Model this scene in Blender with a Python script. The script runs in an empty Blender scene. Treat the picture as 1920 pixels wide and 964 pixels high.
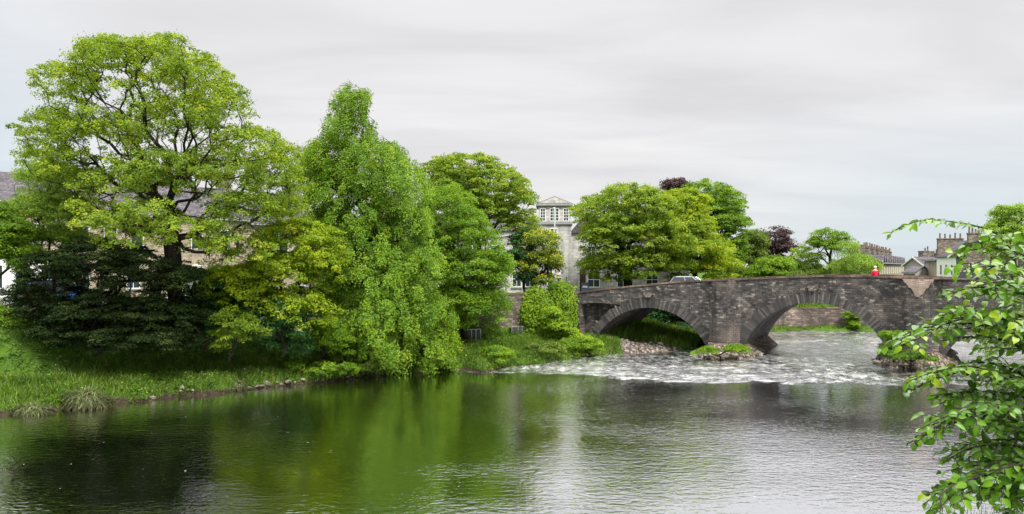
import bpy, math, random
import numpy as np
from mathutils import Vector
PI = math.pi
R = math.radians
random.seed(7)
rng = np.random.default_rng(7)
S = bpy.context.scene
COL = S.collection

# ------------------------------------------------------------------ camera
F = 1500.0; HOR = 500.0; CAMZ = 7.4            # focal length in photo pixels, horizon row, eye height above the water
cam = bpy.data.cameras.new('camera'); cam_o = bpy.data.objects.new('camera', cam); COL.objects.link(cam_o)
cam_o.location = (0, 0, CAMZ); cam_o.rotation_euler = (R(90), 0, 0)
cam.sensor_width = 36; cam.lens = 36 * F / 1920; cam.shift_y = (HOR - 482) / 1920
cam.clip_start = 0.1; cam.clip_end = 6000
S.camera = cam_o
def Q(px, py, D): return np.array([(px - 960) / F * D, D, CAMZ - (py - HOR) / F * D])
def P(px, py, z=0.0):
    D = (CAMZ - z) * F / (py - HOR); return np.array([(px - 960) / F * D, D, z])

# ------------------------------------------------------------------ world: overcast sky
SUN_EL, SUN_AZ = R(52), R(150)                  # azimuth clockwise from +Y: behind the camera, to the right
w = bpy.data.worlds.new('World'); S.world = w; w.use_nodes = True
nt = w.node_tree; nt.nodes.clear()
N = nt.nodes.new; L = nt.links.new
out = N('ShaderNodeOutputWorld'); bg = N('ShaderNodeBackground'); L(bg.outputs[0], out.inputs[0]); bg.inputs[1].default_value = 0.1
sky = N('ShaderNodeTexSky'); sky.sky_type = 'NISHITA'; sky.sun_disc = False
sky.sun_elevation = SUN_EL; sky.sun_rotation = SUN_AZ
tc = N('ShaderNodeTexCoord'); sp = N('ShaderNodeSeparateXYZ'); L(tc.outputs['Generated'], sp.inputs[0])
def M(op, a, b=None, c=None):
    n = N('ShaderNodeMath'); n.operation = op
    for i, v in enumerate((a, b, c)):
        if v is None: continue
        if isinstance(v, (int, float)): n.inputs[i].default_value = v
        else: L(v, n.inputs[i])
    return n.outputs[0]
up = M('MAXIMUM', sp.outputs[2], 0.0)
den = M('ADD', up, 0.12)
cx = N('ShaderNodeCombineXYZ'); L(M('DIVIDE', sp.outputs[0], den), cx.inputs[0]); L(M('DIVIDE', sp.outputs[1], den), cx.inputs[1])
mp = N('ShaderNodeMapping'); mp.inputs['Scale'].default_value = (0.8, 1.7, 1); mp.inputs['Rotation'].default_value = (0, 0, R(8)); L(cx.outputs[0], mp.inputs[0])
nz = N('ShaderNodeTexNoise'); nz.inputs['Scale'].default_value = 1.1; nz.inputs['Detail'].default_value = 6; nz.inputs['Roughness'].default_value = 0.5; nz.inputs['Distortion'].default_value = 0.5
L(mp.outputs[0], nz.inputs[0])
nz2 = N('ShaderNodeTexNoise'); nz2.inputs['Scale'].default_value = 0.35; nz2.inputs['Detail'].default_value = 2; L(cx.outputs[0], nz2.inputs[0])
cr = N('ShaderNodeValToRGB'); L(nz.outputs[0], cr.inputs[0])
cr.color_ramp.elements[0].position = 0.30; cr.color_ramp.elements[0].color = (4.3, 4.2, 4.27, 1)
cr.color_ramp.elements[1].position = 0.68; cr.color_ramp.elements[1].color = (5.3, 5.17, 5.13, 1)
# thin cloud towards the left edge and low on the right: bluer
azl = M('SUBTRACT', 0.0, M('DIVIDE', sp.outputs[0], M('MAXIMUM', sp.outputs[1], 0.05)))
bl = N('ShaderNodeMapRange'); L(azl, bl.inputs[0]); bl.inputs[1].default_value = 0.45; bl.inputs[2].default_value = 0.68
br = N('ShaderNodeMapRange'); L(azl, br.inputs[0]); br.inputs[1].default_value = -0.15; br.inputs[2].default_value = -0.5; 
lo = N('ShaderNodeMapRange'); L(up, lo.inputs[0]); lo.inputs[1].default_value = 0.20; lo.inputs[2].default_value = 0.02
lo2 = N('ShaderNodeMapRange'); L(up, lo2.inputs[0]); lo2.inputs[1].default_value = 0.36; lo2.inputs[2].default_value = 0.1
bf = M('MULTIPLY', M('MAXIMUM', M('MULTIPLY', bl.outputs[0], lo2.outputs[0]), M('MULTIPLY', br.outputs[0], lo.outputs[0])), 0.85)
mb = N('ShaderNodeMix'); mb.data_type = 'RGBA'; L(bf, mb.inputs[0]); L(cr.outputs[0], mb.inputs[6]); mb.inputs[7].default_value = (3.75, 4.4, 4.8, 1)
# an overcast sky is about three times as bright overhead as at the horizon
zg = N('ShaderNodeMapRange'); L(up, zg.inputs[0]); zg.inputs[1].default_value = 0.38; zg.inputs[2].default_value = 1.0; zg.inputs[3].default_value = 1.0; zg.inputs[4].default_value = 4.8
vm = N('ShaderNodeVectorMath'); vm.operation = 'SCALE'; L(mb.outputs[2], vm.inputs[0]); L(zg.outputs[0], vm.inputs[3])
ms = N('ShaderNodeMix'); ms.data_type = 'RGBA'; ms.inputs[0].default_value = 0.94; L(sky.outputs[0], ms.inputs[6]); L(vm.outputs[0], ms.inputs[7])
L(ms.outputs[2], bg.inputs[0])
sun = bpy.data.lights.new('sun', 'SUN'); sun.energy = 3.0; sun.angle = R(12); sun.color = (1.0, 0.95, 0.86)
so = bpy.data.objects.new('sun', sun); COL.objects.link(so)
sd = Vector((math.sin(SUN_AZ) * math.cos(SUN_EL), math.cos(SUN_AZ) * math.cos(SUN_EL), math.sin(SUN_EL)))
so.rotation_euler = sd.to_track_quat('Z', 'Y').to_euler(); so.location = (0, -20, 60)
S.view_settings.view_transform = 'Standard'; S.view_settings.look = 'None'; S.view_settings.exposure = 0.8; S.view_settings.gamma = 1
S.render.engine = 'CYCLES'; S.cycles.max_bounces = 6; S.cycles.diffuse_bounces = 3; S.cycles.glossy_bounces = 3; S.cycles.transmission_bounces = 4

# ------------------------------------------------------------------ material helpers
class MT:
    def __init__(s, name, rough=0.9, spec=0.2):
        s.m = bpy.data.materials.new(name); s.m.use_nodes = True; s.t = s.m.node_tree
        s.b = s.t.nodes['Principled BSDF']; s.b.inputs['Roughness'].default_value = rough
        s.b.inputs['Specular IOR Level'].default_value = spec
    def n(s, typ, **kw):
        n = s.t.nodes.new(typ)
        for k, v in kw.items():
            if hasattr(n, k): setattr(n, k, v)
        return n
    def l(s, a, b): s.t.links.new(a, b)
    def coord(s, scale=(1, 1, 1), rot=(0, 0, 0), kind='Object'):
        c = s.n('ShaderNodeTexCoord'); m = s.n('ShaderNodeMapping'); m.inputs['Scale'].default_value = scale; m.inputs['Rotation'].default_value = rot
        s.l(c.outputs[kind], m.inputs[0]); return m.outputs[0]
    def noise(s, co, sc, det=3, rough=0.5, dist=0):
        n = s.n('ShaderNodeTexNoise'); s.l(co, n.inputs[0]); n.inputs['Scale'].default_value = sc; n.inputs['Detail'].default_value = det
        n.inputs['Roughness'].default_value = rough; n.inputs['Distortion'].default_value = dist; return n.outputs[0]
    def ramp(s, f, stops):
        r = s.n('ShaderNodeValToRGB'); s.l(f, r.inputs[0]); e = r.color_ramp.elements
        while len(e) < len(stops): e.new(0.5)
        for i, (p, c) in enumerate(stops):
            e[i].position = p; e[i].color = (*c, 1) if isinstance(c, tuple) else (c, c, c, 1)
        return r.outputs[0]
    def mix(s, f, a, b, mode='MIX'):
        m = s.n('ShaderNodeMix'); m.data_type = 'RGBA'; m.blend_type = mode
        for v, i in ((f, 0), (a, 6), (b, 7)):
            if isinstance(v, (int, float)): m.inputs[i].default_value = v
            elif isinstance(v, tuple): m.inputs[i].default_value = (*v, 1)
            else: s.l(v, m.inputs[i])
        return m.outputs[2]
    def math(s, op, a, b=None):
        n = s.n('ShaderNodeMath'); n.operation = op
        for i, v in enumerate((a, b)):
            if v is None: continue
            if isinstance(v, (int, float)): n.inputs[i].default_value = v
            else: s.l(v, n.inputs[i])
        return n.outputs[0]
    def bump(s, h, strength=0.5, dist=0.05):
        b = s.n('ShaderNodeBump'); b.inputs['Strength'].default_value = strength; b.inputs['Distance'].default_value = dist
        s.l(h, b.inputs['Height']); s.l(b.outputs[0], s.b.inputs['Normal']); return b.outputs[0]
    def col(s, c):
        if isinstance(c, tuple): s.b.inputs['Base Color'].default_value = (*c, 1)
        else: s.l(c, s.b.inputs['Base Color'])
        return s

def plain(name, c, rough=0.6, spec=0.3, var=0.25, sc=3.0, metal=0):
    m = MT(name, rough, spec); co = m.coord()
    f = m.noise(co, sc, 4, 0.6)
    m.col(m.ramp(f, [(0.3, tuple(v * (1 - var) for v in c)), (0.7, tuple(min(1, v * (1 + var)) for v in c))]))
    m.b.inputs['Metallic'].default_value = metal
    return m.m

def stone_mat(name, dark, mid, light, bw=0.5, rh=0.19, pale=0.62, stain=0.5, axis='XZ', moss=0.0, mortar=(0.05, 0.046, 0.044), bumpd=0.05):
    """coursed rubble: distorted brick pattern, per-stone colour, large stains"""
    m = MT(name, 0.92, 0.15)
    c = m.n('ShaderNodeTexCoord'); s = m.n('ShaderNodeSeparateXYZ'); m.l(c.outputs['Object'], s.inputs[0])
    cb = m.n('ShaderNodeCombineXYZ')
    m.l(m.math('ADD', s.outputs[0], s.outputs[1]) if axis == 'SUM' else s.outputs[0 if axis[0] == 'X' else 1], cb.inputs[0]); m.l(s.outputs[2], cb.inputs[1])
    if axis == 'XZ': m.l(s.outputs[1], cb.inputs[2])
    dn = m.n('ShaderNodeTexNoise'); m.l(c.outputs['Object'], dn.inputs[0]); dn.inputs['Scale'].default_value = 1.8; dn.inputs['Detail'].default_value = 3
    dv = m.n('ShaderNodeVectorMath', operation='MULTIPLY_ADD'); m.l(dn.outputs['Color'], dv.inputs[0]); dv.inputs[1].default_value = (0.35, 0.22, 0); m.l(cb.outputs[0], dv.inputs[2])
    def brick(w_, h_, off):
        b = m.n('ShaderNodeTexBrick'); m.l(dv.outputs[0], b.inputs[0])
        b.offset = off; b.inputs['Scale'].default_value = 1; b.inputs['Brick Width'].default_value = w_; b.inputs['Row Height'].default_value = h_
        b.inputs['Mortar Size'].default_value = 0.013; b.inputs['Mortar Smooth'].default_value = 0.4; b.inputs['Bias'].default_value = 0
        b.inputs['Color1'].default_value = (0, 0, 0, 1); b.inputs['Color2'].default_value = (1, 1, 1, 1); b.inputs['Mortar'].default_value = (0.5, 0.5, 0.5, 1)
        return b
    b1 = brick(bw, rh, 0.43)
    f1 = m.noise(c.outputs['Object'], 0.45, 4, 0.65, 0.6)
    f2 = m.noise(c.outputs['Object'], 4.0, 4, 0.7)
    st = m.ramp(b1.outputs['Color'], [(0.0, dark), (0.45, mid), (pale, mid), (pale + 0.22, light)])
    st = m.mix(m.ramp(f2, [(0.35, 0.0), (0.7, 0.6)]), st, mid)
    st = m.mix(m.ramp(f1, [(0.38, stain * 1.3), (0.62, 0.0)]), st, tuple(v * 0.45 for v in dark))
    # downward streaks
    cs = m.coord((1.6, 1.6, 0.16)); f3 = m.noise(cs, 1.4, 4, 0.7)
    st = m.mix(m.ramp(f3, [(0.50, 0.0), (0.70, 0.75)]), st, tuple(v * 0.5 for v in dark))
    f4 = m.noise(c.outputs['Object'], 7.0, 5, 0.8)
    st = m.mix(m.ramp(f4, [(0.60, 0.0), (0.70, 0.7)]), st, light)
    if moss > 0:
        zr_ = m.n('ShaderNodeMapRange'); m.l(s.outputs[2], zr_.inputs[0]); zr_.inputs[1].default_value = 2.8; zr_.inputs[2].default_value = 0.9
        st = m.mix(m.math('MULTIPLY', zr_.outputs[0], m.ramp(m.noise(m.coord((1.2, 1.2, 0.3)), 1.1, 4, 0.7), [(0.42, 0.0), (0.6, 0.75)])), st, (0.26, 0.205, 0.175))
        st = m.mix(m.ramp(m.noise(c.outputs['Object'], 0.28, 4, 0.7), [(0.52, 0.0), (0.68, 0.5)]), st, (0.24, 0.20, 0.175))
        f5 = m.noise(c.outputs['Object'], 0.9, 4, 0.7)
        st = m.mix(m.ramp(f5, [(0.68 - moss * 0.2, 0.0), (0.85 - moss * 0.2, 0.8)]), st, (0.06, 0.09, 0.015))
    st = m.mix(b1.outputs['Fac'], st, mortar)
    m.col(st)
    h = m.math('ADD', m.math('MULTIPLY', m.math('SUBTRACT', 1.0, b1.outputs['Fac']), 0.7), m.math('MULTIPLY', f2, 0.7))
    m.bump(h, 0.9, bumpd)
    return m.m

def leaf_mat(name, dark, light, tip=None, transl=0.5, gloss=0.02, nscale=0.5):
    m = MT(name); t = m.t; t.nodes.remove(m.b)
    o = t.nodes['Material Output']
    a = m.n('ShaderNodeAttribute', attribute_name='tint')
    co = m.coord(); f = m.noise(co, nscale, 3, 0.6)
    fac = m.math('ADD', m.math('MULTIPLY', a.outputs['Fac'], 0.75), m.math('MULTIPLY', m.math('SUBTRACT', f, 0.35), 0.8))
    st = [(0.05, dark), (0.75, light)]
    if tip: st.append((0.97, tip))
    c = m.ramp(fac, st)
    d = m.n('ShaderNodeBsdfDiffuse'); tr = m.n('ShaderNodeBsdfTranslucent'); g = m.n('ShaderNodeBsdfGlossy'); g.inputs['Roughness'].default_value = 0.45
    g.inputs[0].default_value = (0.8, 0.9, 0.8, 1)
    m.l(c, d.inputs[0]); tcol = m.mix(1.0, c, (1.25, 1.15, 0.45), 'MULTIPLY'); m.l(tcol, tr.inputs[0])
    x = m.n('ShaderNodeMixShader'); x.inputs[0].default_value = transl; m.l(d.outputs[0], x.inputs[1]); m.l(tr.outputs[0], x.inputs[2])
    y = m.n('ShaderNodeMixShader'); y.inputs[0].default_value = gloss; m.l(x.outputs[0], y.inputs[1]); m.l(g.outputs[0], y.inputs[2])
    m.l(y.outputs[0], o.inputs[0])
    return m.m

def bark_mat(name, c, c2):
    m = MT(name, 0.95, 0.1); co = m.coord((1, 1, 0.25))
    f = m.noise(co, 5, 5, 0.7); m.col(m.ramp(f, [(0.35, c), (0.7, c2)])); m.bump(f, 0.6, 0.04); return m.m

# ------------------------------------------------------------------ object helpers
def props(o, label=None, cat=None, group=None, kind=None):
    for k, v in (('label', label), ('category', cat), ('group', group), ('kind', kind)):
        if v: o[k] = v
    return o
def link(name, me, mats, parent=None):
    o = bpy.data.objects.new(name, me)
    for m in (mats if isinstance(mats, (list, tuple)) else [mats]):
        if m: me.materials.append(m)
    COL.objects.link(o)
    if parent: o.parent = parent
    return o
def empty(name, loc, rz=0, **kw):
    o = bpy.data.objects.new(name, None); COL.objects.link(o); o.location = tuple(float(v) for v in loc); o.rotation_euler = (0, 0, rz); o.empty_display_size = 0.2
    return props(o, **kw)
def npmesh(name, V, Fc, tint=None, smooth=False, mi=None):
    """V (n,3), Fc (m,k) quads or tris"""
    me = bpy.data.meshes.new(name); V = np.asarray(V, dtype=np.float32); Fc = np.asarray(Fc, dtype=np.int32)
    k = Fc.shape[1]; m = len(Fc)
    me.vertices.add(len(V)); me.vertices.foreach_set('co', V.ravel())
    me.loops.add(m * k); me.loops.foreach_set('vertex_index', Fc.ravel())
    me.polygons.add(m); me.polygons.foreach_set('loop_start', np.arange(0, m * k, k, dtype=np.int32))
    try: me.polygons.foreach_set('loop_total', np.full(m, k, dtype=np.int32))
    except Exception: pass
    me.polygons.foreach_set('use_smooth', np.full(m, smooth))
    if mi is not None: me.polygons.foreach_set('material_index', np.asarray(mi, dtype=np.int32))
    me.update(calc_edges=True)
    if tint is not None:
        a = me.attributes.new('tint', 'FLOAT', 'FACE'); a.data.foreach_set('value', np.asarray(tint, dtype=np.float32))
    return me
class MB:
    def __init__(s): s.v = []; s.f = []; s.mi = []
    def add(s, vs, fs, m=0):
        b = len(s.v); s.v += [tuple(map(float, q)) for q in vs]; s.f += [tuple(b + i for i in f) for f in fs]; s.mi += [m] * len(fs)
    def box(s, x0, x1, y0, y1, z0, z1, m=0):
        s.add([(x0, y0, z0), (x1, y0, z0), (x1, y1, z0), (x0, y1, z0), (x0, y0, z1), (x1, y0, z1), (x1, y1, z1), (x0, y1, z1)],
              [(0, 3, 2, 1), (4, 5, 6, 7), (0, 1, 5, 4), (1, 2, 6, 5), (2, 3, 7, 6), (3, 0, 4, 7)], m)
    def prism(s, prof, y0, y1, m=0, axis='Y'):
        n = len(prof)
        if axis == 'Y': vs = [(a, y0, b) for a, b in prof] + [(a, y1, b) for a, b in prof]
        elif axis == 'X': vs = [(y0, a, b) for a, b in prof] + [(y1, a, b) for a, b in prof]
        else: vs = [(a, b, y0) for a, b in prof] + [(a, b, y1) for a, b in prof]
        s.add(vs, [tuple(range(n - 1, -1, -1)), tuple(range(n, 2 * n))] + [(i, (i + 1) % n, n + (i + 1) % n, n + i) for i in range(n)], m)
    def cyl(s, a, b, r0, r1=None, n=8, m=0):
        r1 = r0 if r1 is None else r1; a = Vector(a); b = Vector(b); d = (b - a).normalized()
        u = d.orthogonal().normalized(); w_ = d.cross(u)
        vs = [a + (u * math.cos(2 * PI * i / n) + w_ * math.sin(2 * PI * i / n)) * r0 for i in range(n)] + [b + (u * math.cos(2 * PI * i / n) + w_ * math.sin(2 * PI * i / n)) * r1 for i in range(n)]
        s.add(vs, [(i, (i + 1) % n, n + (i + 1) % n, n + i) for i in range(n)] + [tuple(range(n - 1, -1, -1)), tuple(range(n, 2 * n))], m)
    def build(s, name, mats, parent=None, smooth=False):
        me = bpy.data.meshes.new(name); me.from_pydata(s.v, [], s.f); me.polygons.foreach_set('material_index', s.mi)
        if smooth: me.polygons.foreach_set('use_smooth', [True] * len(s.f))
        me.update(); return link(name, me, mats, parent)
_lat = np.random.default_rng(99).random((256, 256))
def vnoise(x, y, sc=1.0):
    x = np.asarray(x, float) * sc + 1000.3; y = np.asarray(y, float) * sc + 1000.7
    xi = np.floor(x).astype(int); yi = np.floor(y).astype(int); fx = x - xi; fy = y - yi
    fx = fx * fx * (3 - 2 * fx); fy = fy * fy * (3 - 2 * fy)
    g = lambda a, b: _lat[a % 256, b % 256]
    return (g(xi, yi) * (1 - fx) + g(xi + 1, yi) * fx) * (1 - fy) + (g(xi, yi + 1) * (1 - fx) + g(xi + 1, yi + 1) * fx) * fy
def fbm(x, y, sc=1.0, o=4):
    s = 0; a = 1; t = 0
    for i in range(o): s = s + a * vnoise(x + 17 * i, y - 9 * i, sc * 2 ** i); t += a; a *= 0.5
    return s / t

# ------------------------------------------------------------------ bridge frame
TH = R(28); BX = np.array([math.cos(TH), -math.sin(TH)]); BN = np.array([math.sin(TH), math.cos(TH)])   # along the bridge, and away from the viewer
B0 = np.array([7.2, 69.5]); BW = 10.0
def Bt(t, d=0.0): return B0 + BX * t + BN * d
def Bpar(px, py):      # a pixel on the downstream face -> (t, z)
    u = (px - 960) / F; t = (u * B0[1] - B0[0]) / (BX[0] - u * BX[1]); y = B0[1] + BX[1] * t
    return t, CAMZ - (py - HOR) / F * y
par = [Bpar(*p) for p in ((1079, 548), (1130, 541), (1185, 535.5), (1268, 527.5), (1331, 524), (1456, 519), (1540, 516), (1640, 517), (1740, 520), (1840, 523), (1920, 528))]
par_t = np.array([a for a, b in par]); par_z = np.array([b for a, b in par])
par_t = np.concatenate([par_t, [46, 60]]); par_z = np.concatenate([par_z, [5.9, 5.5]])
def parz(t): return np.interp(t, par_t, par_z)
T0 = par_t[0]; T1 = 46.0

# ------------------------------------------------------------------ river outline and terrain
LB = [(-140, -70), (-70, -4), (-45, 20)] + [tuple(P(*p)[:2]) for p in ((0, 778), (100, 770), (200, 758), (290, 751), (400, 738), (520, 726), (620, 715), (720, 704), (800, 699), (870, 694))] \
   + [tuple(P(px, py, 0.3)[:2]) for px, py in ((905, 690), (960, 683), (1040, 676), (1120, 668), (1160, 664), (1210, 661), (1320, 655))] \
   + [(19.5, 75), (22, 82), (27, 87), (33, 89), (42, 88), (60, 84), (90, 75), (150, 50)]
RB = [(150, 25), (90, 52), (60, 60), (46, 60), (42, 50), (36, 45), (28, 38.5), (19, 27), (11, 15), (6.5, 8.2), (4, 6.4), (0, 5.6), (-8, 3), (-30, -15), (-80, -60), (-120, -95)]
POLY = np.array(LB + RB)
iL = len(LB)
def sdist(x, y):
    """distance to the river's edge (+ on land), and which edge"""
    x = np.asarray(x, float); y = np.asarray(y, float)
    best = np.full(x.shape, 1e9); idx = np.zeros(x.shape, int); inside = np.zeros(x.shape, bool); n = len(POLY)
    for i in range(n):
        a = POLY[i]; b = POLY[(i + 1) % n]; d = b - a; L2 = d @ d
        t = np.clip(((x - a[0]) * d[0] + (y - a[1]) * d[1]) / L2, 0, 1)
        q = np.hypot(x - a[0] - t * d[0], y - a[1] - t * d[1])
        m = q < best; best[m] = q[m]; idx[m] = i
        c = ((a[1] > y) != (b[1] > y)) & (x < (b[0] - a[0]) * (y - a[1]) / (b[1] - a[1] + 1e-12) + a[0]); inside ^= c
    return np.where(inside, -best, best), idx
WALLLINE = [(-9.5, 61.2), (-6.0, 63.4), (-3.0, 65.6), (0.0, 67.4), (3.0, 69.2), (5.3, 70.9)]
i_under = iL - 8 - 5     # index from which the bank belongs to the bridge
def height(x, y, rough=True):
    d, i = sdist(x, y)
    x = np.asarray(x, float); y = np.asarray(y, float)
    d = d + np.where((np.abs(d) < 8) & (i < iL - 1), (fbm(x, y, 0.7, 3) - 0.5) * 1.3, 0)
    pB = np.interp(d, [-6, -1, 0, 0.25, 1.2, 5.0, 6.6, 10.0, 14], [-1.6, -0.5, -0.05, 0.35, 0.6, 1.15, 2.3, 4.0, 4.1])
    pW = np.interp(d, [-6, -1, 0, 0.4, 1.5, 6.0, 7.2, 8.2, 14], [-1.3, -0.4, 0.2, 0.6, 0.9, 1.45, 1.7, 4.15, 4.2])
    pU = np.interp(d, [-6, -1, 0, 0.5, 4.0, 11.0, 14, 20], [-1.0, -0.2, 0.25, 0.45, 0.9, 2.5, 4.0, 4.2])
    pF = np.interp(d, [-6, -1, 0, 1.2, 2.1, 2.6, 5, 9, 20], [-0.6, 0.1, 0.3, 0.65, 0.7, 2.45, 3.1, 3.7, 4.2])
    pR = np.interp(d, [-6, -1, 0, 1.0, 2.4, 14], [-1.6, -0.5, 0.0, 2.5, 5.75, 5.8])
    # position along the left bank: slope profile left, walled profile near the bridge
    wx = np.clip((x + 9) / 5.0, 0, 1)
    h = pB * (1 - wx) + pW * wx
    bd = (x - B0[0]) * BN[0] + (y - B0[1]) * BN[1]; bt = (x - B0[0]) * BX[0] + (y - B0[1]) * BX[1]
    wu = np.clip((bd + 0.5) / 3.0, 0, 1) * (bt > -3.5) + np.clip((bd + 0.5) / 3.0, 0, 1) * (bt <= -3.5)
    h = h * (1 - wu) + pU * wu
    far = (i >= iL - 6) & (i < iL - 1) & (bd > 8); h = np.where(far, pF, h)
    right = (i >= iL - 1); h = np.where(right, pR, h)
    # the right bank sinks to street level towards the bridge
    h = np.where(right & (y > 20) & (h > 4.2), np.interp(y, [20, 48], [1, 0]) * (h - 4.2) + 4.2, h)
    if rough:
        g = (fbm(x, y, 0.9, 4) - 0.5) * 0.55 * np.clip(d / 1.0, 0, 1) * np.clip((60 - d) / 30, 0.1, 1)
        h = h + np.where(d > 0, g, 0)
    return h
def axis(lo, hi, step, far):
    a = list(np.arange(lo, hi + step / 2, step)); q = step
    while a[-1] < far: q *= 1.45; a.append(a[-1] + q)
    q = step
    while a[0] > -far: q *= 1.45; a.insert(0, a[0] - q)
    return np.array(a)
gx = axis(-62, 62, 0.4, 2500); gy = axis(-4, 112, 0.4, 2500)
X, Y = np.meshgrid(gx, gy); Z = height(X, Y)
far_ = np.hypot(X, Y) > 230; Z = np.where(far_, 4.1, Z)
def gridfaces(ny, nx):
    i = np.arange(ny * nx).reshape(ny, nx)
    return np.stack([i[:-1, :-1], i[:-1, 1:], i[1:, 1:], i[1:, :-1]], -1).reshape(-1, 4)
mg = MT('ground_soil_grass', 0.95, 0.1); co = mg.coord()
f = mg.noise(co, 0.7, 5, 0.7); f2 = mg.noise(co, 6, 5, 0.7)
c = mg.ramp(f, [(0.3, (0.03, 0.075, 0.01)), (0.55, (0.07, 0.14, 0.015)), (0.75, (0.10, 0.13, 0.03))])
c = mg.mix(mg.ramp(f2, [(0.4, 0.0), (0.8, 0.7)]), c, (0.03, 0.05, 0.01))
gs = mg.n('ShaderNodeSeparateXYZ'); mg.l(co, gs.inputs[0])
mud = mg.n('ShaderNodeMapRange'); mg.l(mg.math('ADD', gs.outputs[2], mg.math('MULTIPLY', mg.math('SUBTRACT', f, 0.4), 1.2)), mud.inputs[0]); mud.inputs[1].default_value = 0.48; mud.inputs[2].default_value = 0.25
c = mg.mix(mud.outputs[0], c, mg.ramp(f2, [(0.35, (0.015, 0.012, 0.009)), (0.6, (0.06, 0.045, 0.03)), (0.72, (0.18, 0.16, 0.135))]))
vd = mg.n('ShaderNodeVectorMath', operation='DISTANCE'); mg.l(co, vd.inputs[0]); vd.inputs[1].default_value = (10.0, 67.2, 0.6)
vv = mg.n('ShaderNodeTexVoronoi'); vv.inputs['Scale'].default_value = 4.5; mg.l(co, vv.inputs[0]); vs_ = mg.n('ShaderNodeSeparateColor'); mg.l(vv.outputs['Color'], vs_.inputs[0])
grv = mg.mix(mg.ramp(vv.outputs['Distance'], [(0.4, 0.0), (0.7, 0.9)]), mg.ramp(vs_.outputs[0], [(0, (0.06, 0.05, 0.04)), (0.6, (0.17, 0.14, 0.12)), (1, (0.33, 0.30, 0.27))]), (0.03, 0.025, 0.02))
gm = mg.n('ShaderNodeMapRange'); mg.l(mg.math('SUBTRACT', vd.outputs['Value'], mg.math('MULTIPLY', f, 4.0)), gm.inputs[0]); gm.inputs[1].default_value = 2.6; gm.inputs[2].default_value = 2.0
c = mg.mix(gm.outputs[0], c, grv)
mg.col(c); mg.bump(f2, 0.8, 0.12)
o = link('ground', npmesh('ground', np.stack([X, Y, Z], -1).reshape(-1, 3), gridfaces(*X.shape), smooth=True), mg.m); props(o, kind='structure')

# ------------------------------------------------------------------ river
WEIR = np.array([P(880, 697)[:2], P(960, 699)[:2], P(1100, 701)[:2], P(1180, 710)[:2], P(1330, 717)[:2], P(1500, 720)[:2], P(1720, 722)[:2], P(1900, 722)[:2]])
wy = lambda x: np.interp(x, WEIR[:, 0], WEIR[:, 1])
rx = np.arange(-62, 62.1, 0.3); ry = np.concatenate([np.arange(-60, 20, 4.0), np.arange(20, 44, 0.5), np.arange(44, 92, 0.16)])
rx = np.concatenate([[-160, -110, -80], rx, [80, 110, 160]])
X, Y = np.meshgrid(rx, ry)
dw = Y - wy(X) + (fbm(X, Y, 0.35, 3) - 0.5) * 3.0
rap = np.clip(dw / 0.5, 0, 1) * np.where(X < -3.5, 0, 1)
lvl = np.clip(dw / 6.0, 0, 1) * 0.3
chop = (fbm(X * 1.3, Y * 0.8, 1.2, 3) - 0.5) * (0.13 + 0.22 * np.exp(-((dw - 1.2) / 1.6) ** 2)) + (vnoise(X * 0.5, Y, 3.2) - 0.5) * 0.05
calm = np.clip((dw - 9) / 12, 0, 1) * 0.4
Z = lvl + rap * chop * (1 - calm) 
me = npmesh('river', np.stack([X, Y, Z], -1).reshape(-1, 3), gridfaces(*X.shape), smooth=True)
a = me.attributes.new('rapid', 'FLOAT', 'POINT'); a.data.foreach_set('value', (rap * (1 - calm * 0.6)).ravel().astype(np.float32))
a = me.attributes.new('edge', 'FLOAT', 'POINT'); a.data.foreach_set('value', (np.exp(-(dw / 0.45) ** 2) * np.clip(fbm(X, Y, 0.5, 3) * 4 - 1.6, 0, 1) * (X > -3)).ravel().astype(np.float32))
mw = MT('river_water'); mw.t.nodes.remove(mw.b); o_ = mw.t.nodes['Material Output']
ra = mw.n('ShaderNodeAttribute', attribute_name='rapid').outputs['Fac']; ea = mw.n('ShaderNodeAttribute', attribute_name='edge').outputs['Fac']
c1 = mw.coord((1.0, 2.2, 1)); c2 = mw.coord((0.10, 0.16, 1)); c3 = mw.coord()
n1 = mw.noise(c1, 1.5, 3, 0.55, 0.4); n2 = mw.noise(mw.coord((2.2, 2.6, 1)), 1.9, 3, 0.55, 0.3); nl = mw.noise(c2, 1.0, 2, 0.5)
ruf = mw.ramp(nl, [(0.35, 0.28), (0.65, 0.95)])
hh = mw.math('MULTIPLY', mw.math('ADD', n1, mw.math('MULTIPLY', n2, 0.75)), mw.math('ADD', ruf, mw.math('MULTIPLY', ra, 2.0)))
bp = mw.n('ShaderNodeBump'); bp.inputs['Strength'].default_value = 1.0; bp.inputs['Distance'].default_value = 0.03; mw.l(hh, bp.inputs['Height'])
gl = mw.n('ShaderNodeBsdfGlossy'); gl.inputs[0].default_value = (0.97, 0.98, 1, 1); mw.l(bp.outputs[0], gl.inputs['Normal'])
mw.l(mw.math('ADD', mw.math('MULTIPLY', ra, 0.12), 0.03), gl.inputs['Roughness'])
df = mw.n('ShaderNodeBsdfDiffuse'); mw.l(mw.mix(ra, (0.005, 0.008, 0.002), (0.05, 0.052, 0.045)), df.inputs[0])
fr = mw.n('ShaderNodeFresnel'); fr.inputs[0].default_value = 2.0; mw.l(bp.outputs[0], fr.inputs['Normal'])
frb = mw.n('ShaderNodeMapRange'); mw.l(fr.outputs[0], frb.inputs[0]); frb.inputs[1].default_value = 0.05; frb.inputs[2].default_value = 0.28; frb.inputs[3].default_value = 0.04; frb.inputs[4].default_value = 0.95
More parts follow.
